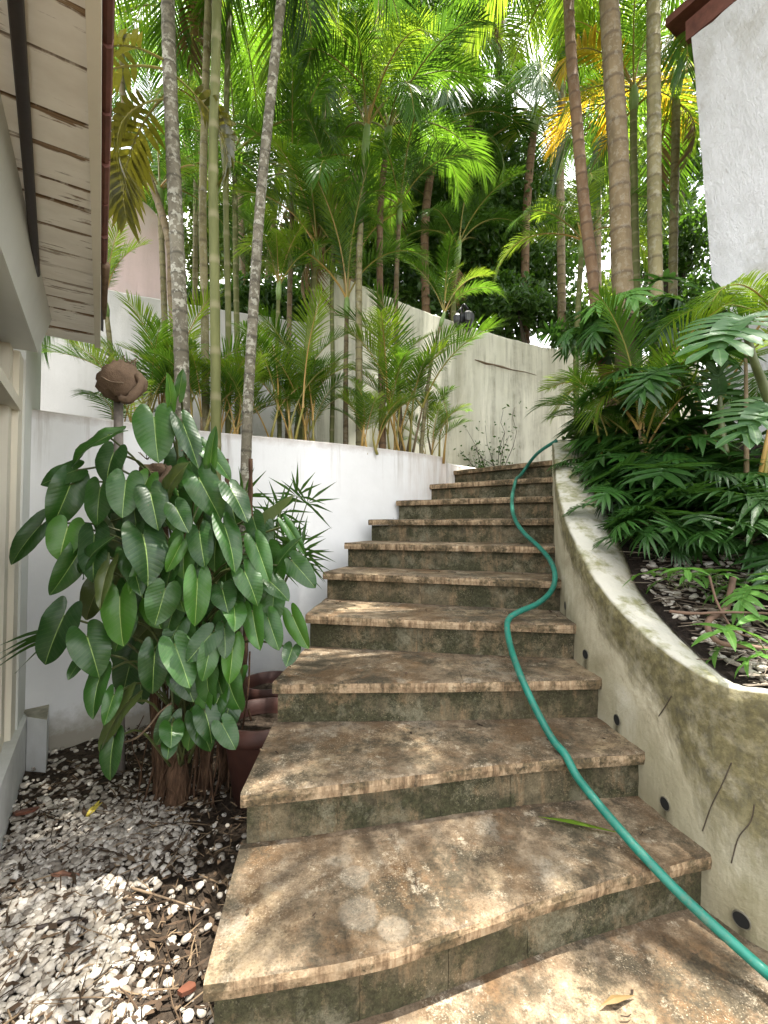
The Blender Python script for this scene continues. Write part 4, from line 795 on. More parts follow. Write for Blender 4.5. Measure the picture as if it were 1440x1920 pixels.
# fronds that hang in front of the grey wall
t = palm('short palm with hanging dark fronds beside the eave end', [(215, 760, 3.9), (208, 660, 3.85), (200, 590, 3.8)], .025, .02, 'trunk_olive', [('hang_d', 190, .75, 15), ('hang_d', 230, .6, 35), ('small_y', 40, .7), ('small', 90, .8), ('small_y', 330, .65), ('up', 120, .8)], base=BED, shaft=.12, seed=45, group='young palm clumps in the beds')

# ------------------------------------------------------------------ broad-leaved trees behind the wall
def leafcloud(blobs, n, size, seed, aspect=.5):
    g = np.random.default_rng(seed); m = MB(); w = np.array([b[3] * b[4] * b[5] for b in blobs]); w /= w.sum(); V = []; U = []; Fc = []
    for i in range(n):
        b_ = blobs[int(g.choice(len(blobs), p=w))]; d = g.normal(size=3); d /= np.linalg.norm(d); rr = g.random() ** .45
        c = np.array(b_[:3]) + d * rr * np.array(b_[3:6]); a = g.normal(size=3); a[2] -= .6; a /= np.linalg.norm(a); q = np.cross(a, g.normal(size=3)); q /= np.linalg.norm(q)
        s = size * (.6 + .8 * g.random()); k = len(V); r_ = g.random()
        nrm_ = np.cross(a, q) * s * .12
        V += [c - a * s * .5, c + q * s * aspect * .5 + nrm_, c + a * s * .5, c - q * s * aspect * .5 + nrm_]; U += [(r_, .2)] * 4; Fc += [(k, k + 1, k + 2), (k, k + 2, k + 3)]
    m.add(V, Fc, U); return m
def tree(label, base, blobs, n, size, mat, seed, cat='tree'):
    g = np.random.default_rng(seed); t = thing('broadleaf_tree', label, cat, base); m = MB(); base = np.array(base, float)
    cen = np.mean([b_[:3] for b_ in blobs], axis=0); fork = lerp(base, cen, .5); m.tube([base, lerp(base, fork, .5) + .06 * (g.random(3) - .5), fork], [.13, .1, .085], 8)
    for b_ in blobs:
        e = np.array(b_[:3]); m.tube([fork, lerp(fork, e, .5) + .25 * (g.random(3) - .5), e], [.07, .045, .012], 6)
    obj('trunk', m.mesh('trunk', M['treebark'], True), t)
    o = obj('crown', leafcloud(blobs, n, size, seed).mesh('crown', M[mat]), t); o['kind'] = 'stuff'; return t
def blob(px, py, Y, rx, ry, rz): return (*P(px, py, Y), rx, ry, rz)
tree('tall dark evergreen tree behind the streaked wall, left of the right-hand palms', (1.6, 7.6, 1.2), [blob(880, 480, 7.4, 1.0, .8, .8), blob(960, 420, 7.6, .9, .8, .9), blob(830, 400, 7.8, .8, .8, .8), blob(1010, 520, 7.4, .7, .7, .5), blob(900, 300, 8.0, 1.0, .8, .8), blob(780, 520, 7.6, .7, .7, .6), blob(930, 560, 7.0, .8, .6, .35), blob(880, 600, 6.9, 1.0, .4, .3), blob(800, 570, 7.0, .7, .4, .35), blob(960, 620, 6.9, .5, .4, .2)], 24000, .12, 51 and 'bush', 51)
tree('dark bushy tree behind the wall step in the middle', (-.6, 7.4, 1.2), [blob(690, 430, 7.4, .8, .8, .8), blob(610, 420, 7.6, .7, .7, .6), blob(740, 340, 7.8, .7, .7, .7), blob(560, 470, 7.2, .5, .6, .35), blob(640, 520, 7.0, .9, .4, .4), blob(720, 540, 7.0, .6, .4, .35)], 11000, .12, 'bush', 52)
tree('small leafy tree showing above the pink wall', (-3.9, 7.6, 1.2), [blob(230, 345, 7.2, .45, .5, .35), blob(330, 350, 7.6, .6, .5, .45), blob(430, 400, 7.8, .7, .5, .5), blob(280, 390, 7.4, .4, .4, .25), blob(470, 470, 7.4, .9, .4, .55), blob(380, 470, 7.6, .7, .4, .5)], 9500, .1, 'bush_light', 53)
tree('long leafy hedge-like shrub row behind the grey wall', (-1.6, 6.4, 1.2), [blob(x_, 560 + 14 * ((i_ * 7) % 3), 6.3, .5, .3, .38) for i_, x_ in enumerate(range(300, 660, 60))], 6500, .1, 'bush', 56, 'shrub')
tree('dark shrub filling the gap beside the stucco building corner', (2.5, 4.9, 1.4), [blob(1292, 300, 5.2, .25, .3, .5), blob(1305, 450, 5.0, .25, .3, .5), blob(1318, 580, 4.8, .3, .3, .45), blob(1250, 520, 5.2, .3, .3, .5)], 4200, .08, 'bush', 57, 'shrub')
tree('light green tree filling the gap behind the right palms', (3.4, 8.6, 1.2), [blob(1090, 420, 8.4, .8, .7, .8), blob(1170, 300, 8.8, .9, .7, 1.0), blob(1240, 440, 8.2, .7, .6, .9), blob(1140, 560, 8.0, .7, .5, .5), blob(1270, 200, 8.6, .7, .6, 1.0)], 9000, .12, 'bush_light', 54)
tree('low dark shrub hanging over the streaked wall top at its right end', (2.4, 7.0, 1.4), [blob(970, 570, 6.5, .5, .3, .25), blob(1040, 590, 6.5, .5, .3, .25), blob(1090, 620, 6.3, .4, .3, .35)], 2600, .1, 'bush', 55, 'shrub')

# ------------------------------------------------------------------ heart-leaved climbing plant (each visible leaf placed)
def heart_leaf(name, seed, mat, lobe=.36, wav=.02, curl=.18, cup=.12, slim=1.0):
    g = np.random.default_rng(seed); m = MB()
    mar = [(0.012, 0.0), (.028, -.09), (.06, -.2), (.115, -lobe * .84), (.2, -lobe * 1.02), (.3, -lobe * .98), (.4, -lobe * .66), (.47, -.08), (.5, .1), (.492, .28), (.46, .46), (.405, .62), (.325, .77), (.215, .895), (.095, .98), (0, 1.03)]
    mar = crv([(x * slim, y, 0) for x, y in mar], 34)[:, :2]; ks = 5; ph = g.random() * 6
    for sd in (-1, 1):
        V = []; U = []
        for i, (x, y) in enumerate(mar):
            t = i / (len(mar) - 1); my = 0.0 if y < 0.02 else y * .93; my = 0 if t < .42 else max(0, (t - .42) / .58) * 1.02
            my = min(my, 1.02)
            for k in range(ks):
                f = k / (ks - 1); X = x * f; Y_ = my + (y - my) * f; ax = X
                z = cup * ax * 1.4 - .34 * cup * ax * ax * 6 + wav * f * math.sin(ph + 9 * Y_ + sd * 2) + .006 * math.sin(Y_ * 46 - ax * 20) * f
                z -= curl * max(0, Y_) ** 2 + .35 * curl * max(0, -Y_) ** 1.5
                V.append((X * sd, Y_, z)); U.append((X * sd, Y_))
        n = len(mar); fs = []
        for i in range(n - 1):
            for k in range(ks - 1):
                q = (i * ks + k, i * ks + k + 1, (i + 1) * ks + k + 1, (i + 1) * ks + k); fs.append(q if sd > 0 else q[::-1])
        m.add(V, fs, U)
    m.tube([(0, -.01, -.002), (0, .3, -.004 - curl * .09), (0, .6, -.004 - curl * .36), (0, .95, -.003 - curl * .9)], [.011, .009, .006, .002], 5)
    me = m.mesh(name, M[mat], True); return me
HL = [heart_leaf('heart_leaf', 100 + i, 'philo', [.36, .42, .3, .38][i], [.025, .04, .03, .018][i], [.2, .42, .12, .3][i], [.2, .32, .1, .26][i]) for i in range(4)]
HB = [heart_leaf('heart_leaf_bright', 120 + i, 'philo_bright', .34, .02, .2, .3) for i in range(2)]
HD = [heart_leaf('heart_leaf_old', 130 + i, 'philo_dim', .36, .03, .25, .2) for i in range(2)]
pl = thing('climbing_plant', 'big heart-leaved climbing plant on brown stringy stems beside the steps', 'philodendron', Zp(330, 1510, G))
LV = [ # sinus x,y, tip x,y, width px, style
 (289, 783, 294, 861, 80, 0), (203, 818, 110, 854, 34, 0), (142, 882, 72, 906, 48, 0), (213, 850, 192, 898, 62, 0), (236, 902, 228, 968, 64, 0), (132, 908, 104, 984, 68, 0),
 (188, 914, 178, 981, 54, 0), (282, 925, 294, 979, 58, 0), (343, 795, 372, 864, 46, 0), (374, 898, 410, 965, 62, 0), (433, 917, 467, 973, 56, 0), (385, 842, 432, 884, 40, 0),
 (330, 952, 351, 994, 46, 0), (316, 915, 338, 868, 46, 2), (374, 998, 382, 1065, 52, 0), (421, 988, 449, 1060, 50, 0), (338, 1022, 314, 1069, 30, 1), (268, 1005, 290, 1080, 84, 0),
 (177, 1003, 170, 1085, 60, 0), (76, 985, 13, 1051, 46, 0), (127, 988, 108, 1049, 62, 1), (146, 1038, 98, 1120, 50, 0), (204, 1062, 178, 1132, 34, 2), (225, 1122, 223, 1207, 66, 1),
 (120, 1155, 75, 1248, 74, 0), (163, 1194, 186, 1259, 70, 0), (309, 1106, 291, 1177, 70, 0), (370, 1087, 368, 1174, 56, 1), (417, 1105, 426, 1143, 56, 0), (459, 1073, 484, 1124, 56, 0),
 (474, 1147, 482, 1216, 42, 1), (480, 1020, 501, 1077, 44, 0), (503, 1160, 521, 1214, 46, 0), (549, 1155, 573, 1215, 42, 1), (548, 1052, 589, 1097, 50, 0), (538, 985, 569, 1031, 24, 0),
 (503, 1088, 542, 1120, 42, 0), (438, 1138, 446, 1168, 52, 0), (421, 1180, 424, 1233, 40, 0), (436, 1208, 434, 1277, 48, 1), (393, 1217, 382, 1280, 42, 0), (290, 1225, 284, 1302, 60, 0),
 (328, 1210, 357, 1283, 66, 0), (188, 1268, 163, 1340, 50, 0), (150, 1240, 127, 1271, 24, 0), (213, 1303, 198, 1354, 34, 0), (238, 1318, 170, 1402, 50, 2), (213, 1388, 197, 1467, 42, 0),
 (322, 1362, 322, 1397, 50, 0), (385, 1337, 403, 1390, 54, 0), (417, 1358, 441, 1404, 42, 0), (318, 1393, 315, 1419, 32, 0), (268, 1062, 243, 1112, 34, 1), (320, 755, 318, 700, 22, 1), (335, 740, 345, 690, 24, 0),
 (395, 870, 398, 808, 26, 0), (250, 1060, 262, 1110, 40, 0), (160, 1060, 178, 1010, 40, 0), (395, 1190, 350, 1240, 50, 0), (520, 1060, 546, 1010, 30, 0), (548, 1215, 538, 1245, 34, 0)]
stems_c = np.array([-.95, 2.12])
def leaf_xf(s, t, w, nrm):
    m_ = t - s; L = np.linalg.norm(m_); m_ /= L; n = nrm - m_ * nrm.dot(m_); n /= np.linalg.norm(n); x = np.cross(m_, n)
    return Matrix(((x[0] * w, m_[0] * L, n[0] * L, s[0]), (x[1] * w, m_[1] * L, n[1] * L, s[1]), (x[2] * w, m_[2] * L, n[2] * L, s[2]), (0, 0, 0, 1)))
def add_leaf(parent, me, mat4, name='leaf'):
    o = bpy.data.objects.new(name, me); COL.objects.link(o); o.parent = parent
    o.matrix_basis = Matrix.Translation(-parent.location) @ mat4; return o
def depth_at(px, py): return 2.16 - .40 * math.sqrt(max(0, 1 - ((px - 320) / 300) ** 2 - ((py - 1080) / 420) ** 2 * .6))
gl = np.random.default_rng(77)
pet = MB()
def petiole(s, tz):
    """stalk from the leaf's sinus back to the stem"""
    stem = np.array([-.95 + (s[0] + .95) * .12 + .06 * (gl.random() - .5), 2.14 + .06 * (gl.random() - .5), max(.05, s[2] - .12 - .3 * gl.random())])
    mid = lerp(s, stem, .45) + np.array([0, 0, .05 + .05 * gl.random()]); c = crv([s, mid, stem], 9)
    m = MB(); m.tube(c, np.linspace(.0042, .0062, 9), 6); obj('leaf_stalk', m.mesh('leaf_stalk', M['petiole'], True), pl)
for i, (sx, sy, tx, ty, w, st) in enumerate(LV):
    D = depth_at((sx + tx) / 2, (sy + ty) / 2) + .05 * (gl.random() - .5); s = P(sx, sy, D); t = P(tx, ty, D - .03 - .05 * gl.random()); t = s + (t - s) * (.92 + .14 * gl.random())
    camd = np.array([0, 0, H]) - s; camd /= np.linalg.norm(camd)
    n = camd + np.array([(gl.random() - .5) * 1.1 + (tx - sx) / 260, 0, .1 + .75 * gl.random()])
    pool = [HL, HB, HD][st]; L3 = np.linalg.norm(t - s)
    add_leaf(pl, pool[i % len(pool)], leaf_xf(s, t, w / F * D * (.88 + .12 * gl.random()), n)); petiole(s, 0)
for i in range(46):     # smaller leaves filling the gaps of the front layer
    a = gl.random() * 2 * math.pi; rr = math.sqrt(gl.random()); px = 370 + rr * math.cos(a) * 175; py = 1060 + rr * math.sin(a) * 205
    if px < 330 and py > 1180: continue
    if i > 33: px = 350 + 130 * (gl.random() - .3); py = 1240 + 110 * gl.random()
    D = depth_at(px, py) + .07 + .06 * gl.random(); s = P(px, py, D); L = .10 + .05 * gl.random(); an = math.radians(-86 + 60 * (gl.random() - .5))
    t = s + np.array([math.cos(an) * L, -.04, math.sin(an) * L]); add_leaf(pl, (HL + HB[:1])[i % 5], leaf_xf(s, t, L * .82, np.array([(gl.random() - .5) * 1.0, -1, .1 + .6 * gl.random()]))); petiole(s, 0)
for i in range(46):     # shaded leaves inside the crown
    a = gl.random() * 2 * math.pi; rr = math.sqrt(gl.random()); px = 345 + rr * math.cos(a) * 165; py = 1075 + rr * math.sin(a) * 245
    D = 2.12 + .22 * gl.random(); s = P(px, py, D); an = math.radians(-90 + 100 * (gl.random() - .5)); L = .15 + .07 * gl.random()
    t = s + np.array([math.cos(an) * L, -.04, math.sin(an) * L]); n = np.array([(gl.random() - .5) * .8, -1, .5 * gl.random()])
    add_leaf(pl, (HL + HD)[i % 6], leaf_xf(s, t, L * .78, n))
    if i % 2: petiole(s, 0)
for i, (x0, x1, r_) in enumerate([(330, 350, .042), (306, 235, .022), (382, 400, .026), (418, 425, .02), (346, 300, .026), (296, 260, .016), (448, 470, .018)]):
    b_ = Zp(x0, 1510 - abs(x0 - 330) * .5, G - .01); tp = P(x1, 860 + 40 * (i % 3), 2.2 + .04 * i); c = crv([b_, lerp(b_, tp, .3) + (.03 * (gl.random() - .5), .02, 0), lerp(b_, tp, .65) + (.05 * (gl.random() - .5), .02, 0), tp], 40)
    m = MB(); m.tube(c, np.linspace(r_ * 1.25, r_ * .55, 40) * (1 + .14 * np.sin(np.arange(40) * 1.7 + i)), 9, wob=.28); obj('stem', m.mesh('stem', M['bark'], True), pl)
m = MB()
for i in range(46):    # stringy aerial roots round the stems
    x0 = 345 + gl.normal() * 48; b_ = Zp(x0, 1490 + 40 * (gl.random() - .5), G); h = .25 + .9 * gl.random(); tp = b_ + np.array([.1 * gl.normal() * h, .04 + .06 * gl.random(), h])
    b_[1] -= .03; c = crv([b_, lerp(b_, tp, .35) + .05 * gl.normal(size=3) * (.5, .4, .2), lerp(b_, tp, .7) + .05 * gl.normal(size=3) * (.5, .4, .2), tp], 12); m.tube(c, .0022 + .004 * gl.random(), 5, wob=.2)
o = obj('aerial_roots', m.mesh('aerial_roots', M['bark'], True), pl); o['kind'] = 'stuff'
m = MB(); m.tube(crv([P(232, 1392, 1.98), P(258, 1382, 1.95), P(282, 1358, 1.93), P(300, 1335, 1.93), P(322, 1318, 1.95)], 20), .0045, 6); obj('pale_root', m.mesh('pale_root', M['twig'], True), pl)

# post with fibre husks
po = thing('timber_post', 'grey weathered timber post with the brown husk on top', 'post', P(226, 1380, 2.5))
m = MB(); a, c = P(226, 1400, 2.5), P(222, 735, 2.5); a[2] = G; m.tube([a, lerp(a, c, .3), lerp(a, c, .7), c], .026, 8, wob=.12); obj('shaft', m.mesh('shaft', M['post'], True), po)
def husk(label, c, rx, rz, seed, half=False):
    g = np.random.default_rng(seed); nu, nv = 22, 14; V = []; m = MB()
    for j in range(nv):
        th_ = math.pi * (j / (nv - 1)) * (.62 if half else 1.0)
        for i in range(nu):
            ph = 2 * math.pi * i / nu; k = 1 + .13 * math.sin(2 * ph + seed + 2 * th_) * math.sin(th_) + .08 * math.sin(5 * ph + 4 * th_) + .05 * math.sin(11 * ph - 7 * th_) + .05 * g.random()
            V.append(c + np.array([rx * math.sin(th_) * math.cos(ph) * k, rx * .8 * math.sin(th_) * math.sin(ph) * k, (-1 if half else 1) * rz * math.cos(th_) * k]))
    m.add(V, [(j * nu + i, j * nu + (i + 1) % nu, (j + 1) * nu + (i + 1) % nu, (j + 1) * nu + i) for j in range(nv - 1) for i in range(nu)])
    t = thing('fibre_husk', label, 'husk', c - np.array([0, 0, rz])); obj('shell', m.mesh('shell', M['husk'], True), t)
    m = MB(); m.tube(crv([c + (-rx * .75, -rx * .62, rz * .1), c + (-rx * .4, -rx * .84, -rz * .1), c + (0, -rx * .9, -rz * .33), c + (rx * .5, -rx * .74, -rz * .34)], 14), .0035, 5); obj('cord', m.mesh('cord', M['twig'], True), t)
    m = MB()
    for i in range(16):
        a = g.random() * 6.28; b_ = c + np.array([rx * .6 * math.cos(a), rx * .5 * math.sin(a), rz * .8]); m.tube([b_, b_ + np.array([.05 * g.normal(), .02 * g.normal(), .03 + .03 * g.random()])], .002, 4)
    m.tube(crv([c + (rx * .9, -.02, rz * .3), c + (rx * 1.05, -.03, -rz * .3), c + (rx * .6, -.05, -rz * 1.1), c + (rx * .2, -.04, -rz * 1.05)], 12), .022, 7, wob=.5)
    obj('loose_fibre', m.mesh('loose_fibre', M['husk'], True), t); return t
husk('large brown fibre husk on top of the grey post', P(229, 715, 2.46), .112, .102, 3)
husk('half brown fibre husk hanging among the heart-shaped leaves', P(293, 880, 2.25), .075, .06, 5, True)
# terracotta pots
def pot(label, c, r, h, mat, seed):
    t = thing('terracotta_pot', label, 'plant pot', c); prof = [(.001, 0), (r * .68, 0), (r * .9, h * .78), (r * .92, h * .8), (r * 1.05, h * .8), (r * 1.08, h * .86), (r * 1.06, h), (r * .97, h), (r * .93, h * .86), (r * .9, h * .82)]
    n = 40; m = MB(); m.add([(c[0] + q * math.cos(2 * math.pi * k / n), c[1] + q * math.sin(2 * math.pi * k / n), c[2] + z) for q, z in prof for k in range(n)], [(j * n + k, j * n + (k + 1) % n, (j + 1) * n + (k + 1) % n, (j + 1) * n + k) for j in range(len(prof) - 1) for k in range(n)])
    obj('body', m.mesh('body', M[mat], True), t); m = MB(); m.add([(c[0] + r * .91 * math.cos(2 * math.pi * k / n), c[1] + r * .91 * math.sin(2 * math.pi * k / n), c[2] + h * .8 + .01 * rng.random()) for k in range(n)], [tuple(range(n))]); obj('potting_soil', m.mesh('potting_soil', M['soil']), t); return t
c = P(492, 1390, 2.3); c[2] = G; pot('wide dark terracotta pot between the leafy plant and the steps', c, .20, .40, 'terracotta_dark', 1)
c = P(508, 1300, 2.85); c[2] = G; pot('second terracotta pot standing behind the wide dark pot', c, .17, .38, 'terracotta_dark', 2)
# dark fan palm in the rear pot
def fan_plant(label, base, seed, n, spread, tips=None):
    g = np.random.default_rng(seed); t = thing('fan_palm', label, 'fan palm', base); base = np.asarray(base, float)
    for i in range(n):
        d = np.array([spread * g.normal() + .06, -.05 * abs(g.normal()), .35 + .5 * g.random()]); tp = base + d; m = MB(); m.tube(crv([base, lerp(base, tp, .5) + (0, 0, .05), tp], 7), .004, 5); obj('leaf_stalk', m.mesh('leaf_stalk', M['petiole'], True), t)
        m = MB(); k = 9
        for j in range(k):
            a = math.radians(-110 + 220 * j / (k - 1) + 8 * g.normal()); az = math.atan2(d[2], d[0]); L = .17 + .08 * g.random(); dv = np.array([math.cos(az - a), -.35 + .5 * g.random(), math.sin(az - a)]); dv /= np.linalg.norm(dv); w = np.cross(dv, [0, 1, .4]); w /= np.linalg.norm(w); r_ = g.random()
            m.add([tp, tp + dv * L * .4 + w * .009, tp + dv * L + np.array([0, 0, -.02]), tp + dv * L * .4 - w * .009], [(0, 1, 2, 3)], [(r_, .3)] * 4)
        obj('leaf', m.mesh('leaf', M['frond_dark']), t)
    return t
fan_plant('dark fan palm with thin finger leaves beside the white wall', P(505, 1180, 2.85), 9, 15, .12)
m = MB(); c = crv([P(470, 1010, 2.35), P(495, 975, 2.35), P(525, 950, 2.36), P(552, 928, 2.37)], 14); T = np.linspace(0, 1, 14); V = []; U = []
for i in range(14):
    w = .028 * math.sin(math.pi * min(1, .25 + .75 * T[i])) ** .8; V += [c[i] + (-w * .6, 0, w), c[i] + (w * .6, -.01, -w)]; U += [(.5, T[i])] * 2
m.add(V, [(2 * i, 2 * i + 2, 2 * i + 3, 2 * i + 1) for i in range(13)], U); tag(obj('sword_leaf', m.mesh('sword_leaf', M['philo_dim'], True)), 'single olive sword-shaped leaf pointing up right before the white wall', 'leaf')
# thin spiky leaves at the left by the door
g = np.random.default_rng(5); t = thing('spiky_plant', 'thin spiky leaves spreading left in front of the glazed door', 'plant', P(150, 1180, 2.05))
b0 = P(135, 1190, 2.05)
for tx, ty in [(0, 1210), (0, 1225), (-10, 1243), (-20, 1262), (30, 1262), (75, 1222), (10, 1228)]:
    e = P(tx, ty, 1.98); m = MB(); cc = crv([b0, lerp(b0, e, .5) + (0, 0, .035), e], 9); V = []
    for i in range(9): w = .008 * math.sin(math.pi * (.12 + .88 * i / 8)); V += [cc[i] + (0, 0, w), cc[i] - (0, .01, w)]
    m.add(V, [(2 * i, 2 * i + 2, 2 * i + 3, 2 * i + 1) for i in range(8)], [(.4, .3)] * 18); obj('leaf', m.mesh('leaf', M['frond_dark'], True), t)

# ------------------------------------------------------------------ lobed-leaf plants in the right bed
def lobed_leaf(name, seed, mat, npair=7, L=.62, core=.075, lobe=.36, lw=.052, droop=.28, stalk=.55):
    """stalk rises from the origin, blade continues along +X; unit length about 1"""
    g = np.random.default_rng(seed); m = MB(); K = 16; s = np.linspace(0, 1, K); ang = np.radians(68 - 100 * s ** 1.2); p = np.zeros((K, 3))
    for i in range(1, K):
        a = ang[i]; p[i] = p[i - 1] + np.array([math.cos(a), 0, math.sin(a)]) * (1 / (K - 1))
    m.tube(p[:10], np.linspace(.011, .007, 10), 5, mi=1)
    def at(q): x = q * (K - 1); k = min(int(x), K - 2); f = x - k; t = p[k + 1] - p[k]; t = t / np.linalg.norm(t); return lerp(p[k], p[k + 1], f), t, np.array([-t[2], 0, t[0]])
    V = []; U = []; nb = 9
    for i in range(nb):
        w = i / (nb - 1); c, t, up = at(stalk + (1 - stalk) * w); W = core * (math.sin(math.pi * (.18 + .74 * w)) ** .7)
        for k, f in enumerate((-1, 0, 1)): V.append(c + np.array([0, f * W, 0]) + up * (abs(f) * W * .25)); U.append((f * .2, w))
    m.add(V, [(i * 3 + k, (i + 1) * 3 + k, (i + 1) * 3 + k + 1, i * 3 + k + 1) for i in range(nb - 1) for k in (0, 1)], U)
    for i in range(npair + 1):
        for sd in ((-1, 1) if i < npair else (0,)):
            w = (i + .3) / npair; w = min(w, .97); c, t, up = at(stalk + (1 - stalk) * w)
            a = math.radians(112 - 88 * w + 8 * g.normal()) if sd else 0.0; side = np.array([0, float(sd), 0]); Lb = lobe * (.62 + .5 * math.sin(math.pi * (.2 + .7 * w))) * (.85 + .3 * g.random())
            if not sd: Lb *= .85
            d = t * math.cos(a) + side * math.sin(a) + up * .12; wd = t * math.sin(a) - side * math.cos(a) if sd else np.array([0, 1.0, 0]); V = []; U = []
            for fr, pw in ((0, .75), (.28, 1), (.58, .85), (.82, .45), (1, 0)):
                q = c + d * Lb * fr - np.array([0, 0, 1]) * droop * Lb * fr ** 2 * 1.3
                for f in ((-1, 0, 1) if pw else (0,)): V.append(q + wd * lw * pw * f + up * (abs(f) * lw * pw * .35)); U.append((f * .35, fr * .9))
            F_ = [(j * 3 + k, (j + 1) * 3 + k, (j + 1) * 3 + k + 1, j * 3 + k + 1) for j in range(3) for k in (0, 1)] + [(9, 12, 10), (10, 12, 11)]; m.add(V, F_, U)
    return m.mesh(name, [M[mat], M['petiole']], True)
LL = [lobed_leaf('lobed_leaf', 200 + i, 'lobed', [7, 9, 8, 11, 6][i], droop=[.1, .3, .2, .5, .05][i], lw=[.034, .028, .036, .025, .04][i], core=[.06, .05, .075, .05, .08][i], lobe=[.36, .34, .42, .3, .4][i]) for i in range(5)]
LB = [lobed_leaf('lobed_leaf_bright', 210 + i, 'lobed_bright', 5 + i, droop=.3) for i in range(2)]
LSm = [lobed_leaf('finger_leaf', 220 + i, 'lobed_bright', 2, lobe=.42, lw=.06, droop=.2, stalk=.5) for i in range(2)]
def rosette(label, px, py, Y, n, L, pool, seed, z=None, elev=(-15, 30), azs=None, group='lobed-leaf plants in the right bed'):
    g = np.random.default_rng(seed); c = P(px, py, Y); c[2] = bed_z(c[0], c[1]) - .01 if z is None else z
    t = thing('lobed_leaf_plant', label, 'foliage plant', c, group)
    for i in range(n):
        az = i * 137.5 + 25 * g.normal() if azs is None else azs[i % len(azs)] + 14 * g.normal()
        put(pool[int(g.integers(len(pool)))], 'leaf', t, c + np.array([.05 * g.normal(), .05 * g.normal(), .02 * g.random()]), math.radians(az), L * (.75 + .5 * g.random()), math.radians(14 * g.normal()), math.radians(elev[0] + (elev[1] - elev[0]) * g.random()))
    return t
rosette('dark glossy lobed-leaf plant spilling over the far end of the curved wall', 1165, 850, 3.2, 20, .30, LL + LB[:1], 61)
rosette('lobed-leaf plant crowded round the foot of the leaning brown trunk', 1175, 740, 3.35, 20, .40, LL, 62)
rosette('tall lobed-leaf plant in front of the thick tan trunk', 1225, 760, 2.75, 20, .48, LL, 63, elev=(-30, 20))
rosette('lobed-leaf plant with big fanned leaf in the middle of the right bed', 1290, 860, 2.45, 18, .46, LL, 64, elev=(-30, 15))
rosette('low lobed-leaf plant leaning over the curved wall edge', 1205, 955, 2.62, 18, .28, LL + LB[:1], 65)
rosette('speckled dark lobed-leaf plant above the bare soil', 1310, 985, 2.2, 18, .30, LL, 66, elev=(-25, 15))
rosette('lobed-leaf plant beneath the large pale split leaf', 1385, 880, 2.15, 18, .44, LL, 67)
rosette('dense lobed-leaf plant at the right edge of the frame', 1440, 960, 2.0, 17, .36, LL, 68, elev=(-30, 10))
rosette('lobed-leaf plant against the foot of the stucco wall', 1345, 760, 2.75, 18, .46, LL, 69)
rosette('upper lobed-leaf plant beside the ringed trunk by the building', 1255, 700, 3.0, 18, .5, LL, 70, elev=(-30, 10))
rosette('lobed-leaf plant behind the lime young palm at the wall top', 1130, 700, 3.8, 18, .36, LL, 71, z=1.9)
for yy_, lab_ in ((2.05, 'lowest dark lobed-leaf tuft at the wall edge just above the bare soil'), (2.22, 'second dark lobed-leaf tuft up the curved wall edge'), (2.4, 'third dark lobed-leaf tuft up the curved wall edge'), (2.6, 'lobed-leaf tuft at the wall edge beside the middle steps'), (2.85, 'lobed-leaf tuft leaning onto the broad wall top'), (3.12, 'lobed-leaf tuft at the wall edge where the hose comes over')):
    i_ = int(np.argmin(abs(WI[:, 1] - yy_))); q_ = WI[i_] + N2[i_] * (th[i_] + .13); d_ = np.array([q_[0], q_[1], 0]); k_ = 720 + F * q_[0] / q_[1]
    rosette(lab_, k_, 900, q_[1], 13, .25, LL, int(yy_ * 100), z=max(bed_z(*q_), ztop[i_] - .06), elev=(-20, 25))
rosette('low dark lobed-leaf plant hugging the wall top beside the upper steps', 1128, 915, 2.95, 16, .27, LL, 161)
rosette('dark lobed-leaf plant midway along the curved wall edge', 1172, 955, 2.72, 16, .27, LL, 162)
rosette('dark lobed-leaf plant just above the white pebbles', 1232, 1005, 2.45, 16, .27, LL, 163)
rosette('dense dark lobed-leaf plant on the slope behind the wall edge', 1222, 915, 2.75, 18, .36, LL, 164)
rosette('dark lobed-leaf plant on the slope below the split leaf plant', 1345, 935, 2.45, 18, .36, LL, 165)
rosette('dark leafy tuft low in the bed left of the thick root', 1262, 1035, 2.15, 14, .30, LL, 181)
rosette('dark leafy tuft low in the bed above the thick root', 1330, 1045, 2.05, 14, .30, LL, 182)
rosette('dark leafy tuft low in the bed at the frame edge', 1405, 1035, 1.95, 14, .30, LL, 183)
rosette('bright young lobed-leaf sprout rooted at the soil edge', 1250, 1075, 1.9, 6, .17, LSm, 72, azs=[190, 150, 20, 250, 330, 280])
rosette('second bright young sprout beside the thick brown root', 1315, 1080, 1.86, 5, .15, LSm, 73, azs=[160, 210, 300, 30, 80])
rosette('fresh green finger-leaf plant near the right frame edge', 1440, 1080, 1.72, 7, .24, LSm + LB, 74, azs=[150, 190, 110, 230, 80, 260, 170])
rosette('small finger-leaf plant at the lower right corner of the bed', 1470, 1180, 1.45, 5, .2, LSm, 75, azs=[170, 130, 200, 90, 240])
rosette('glossy leaves clustered round the brown leaning trunk above the wall top', 1120, 650, 3.4, 18, .34, LL, 171, z=P(1115, 640, 3.4)[2], elev=(-5, 50))
rosette('leafy cluster halfway up the thick tan trunk', 1185, 620, 3.0, 18, .36, LL + LB[:1], 172, z=P(1180, 600, 3.0)[2], elev=(0, 55))
rosette('dark leaf cluster between the tan trunk and the building', 1260, 620, 3.05, 18, .38, LL, 173, z=P(1255, 610, 3.05)[2], elev=(0, 50))
rosette('leaf cluster with spreading fingers left of the pale split leaf', 1240, 740, 2.6, 18, .36, LL, 174, z=P(1235, 740, 2.6)[2], elev=(-5, 40))
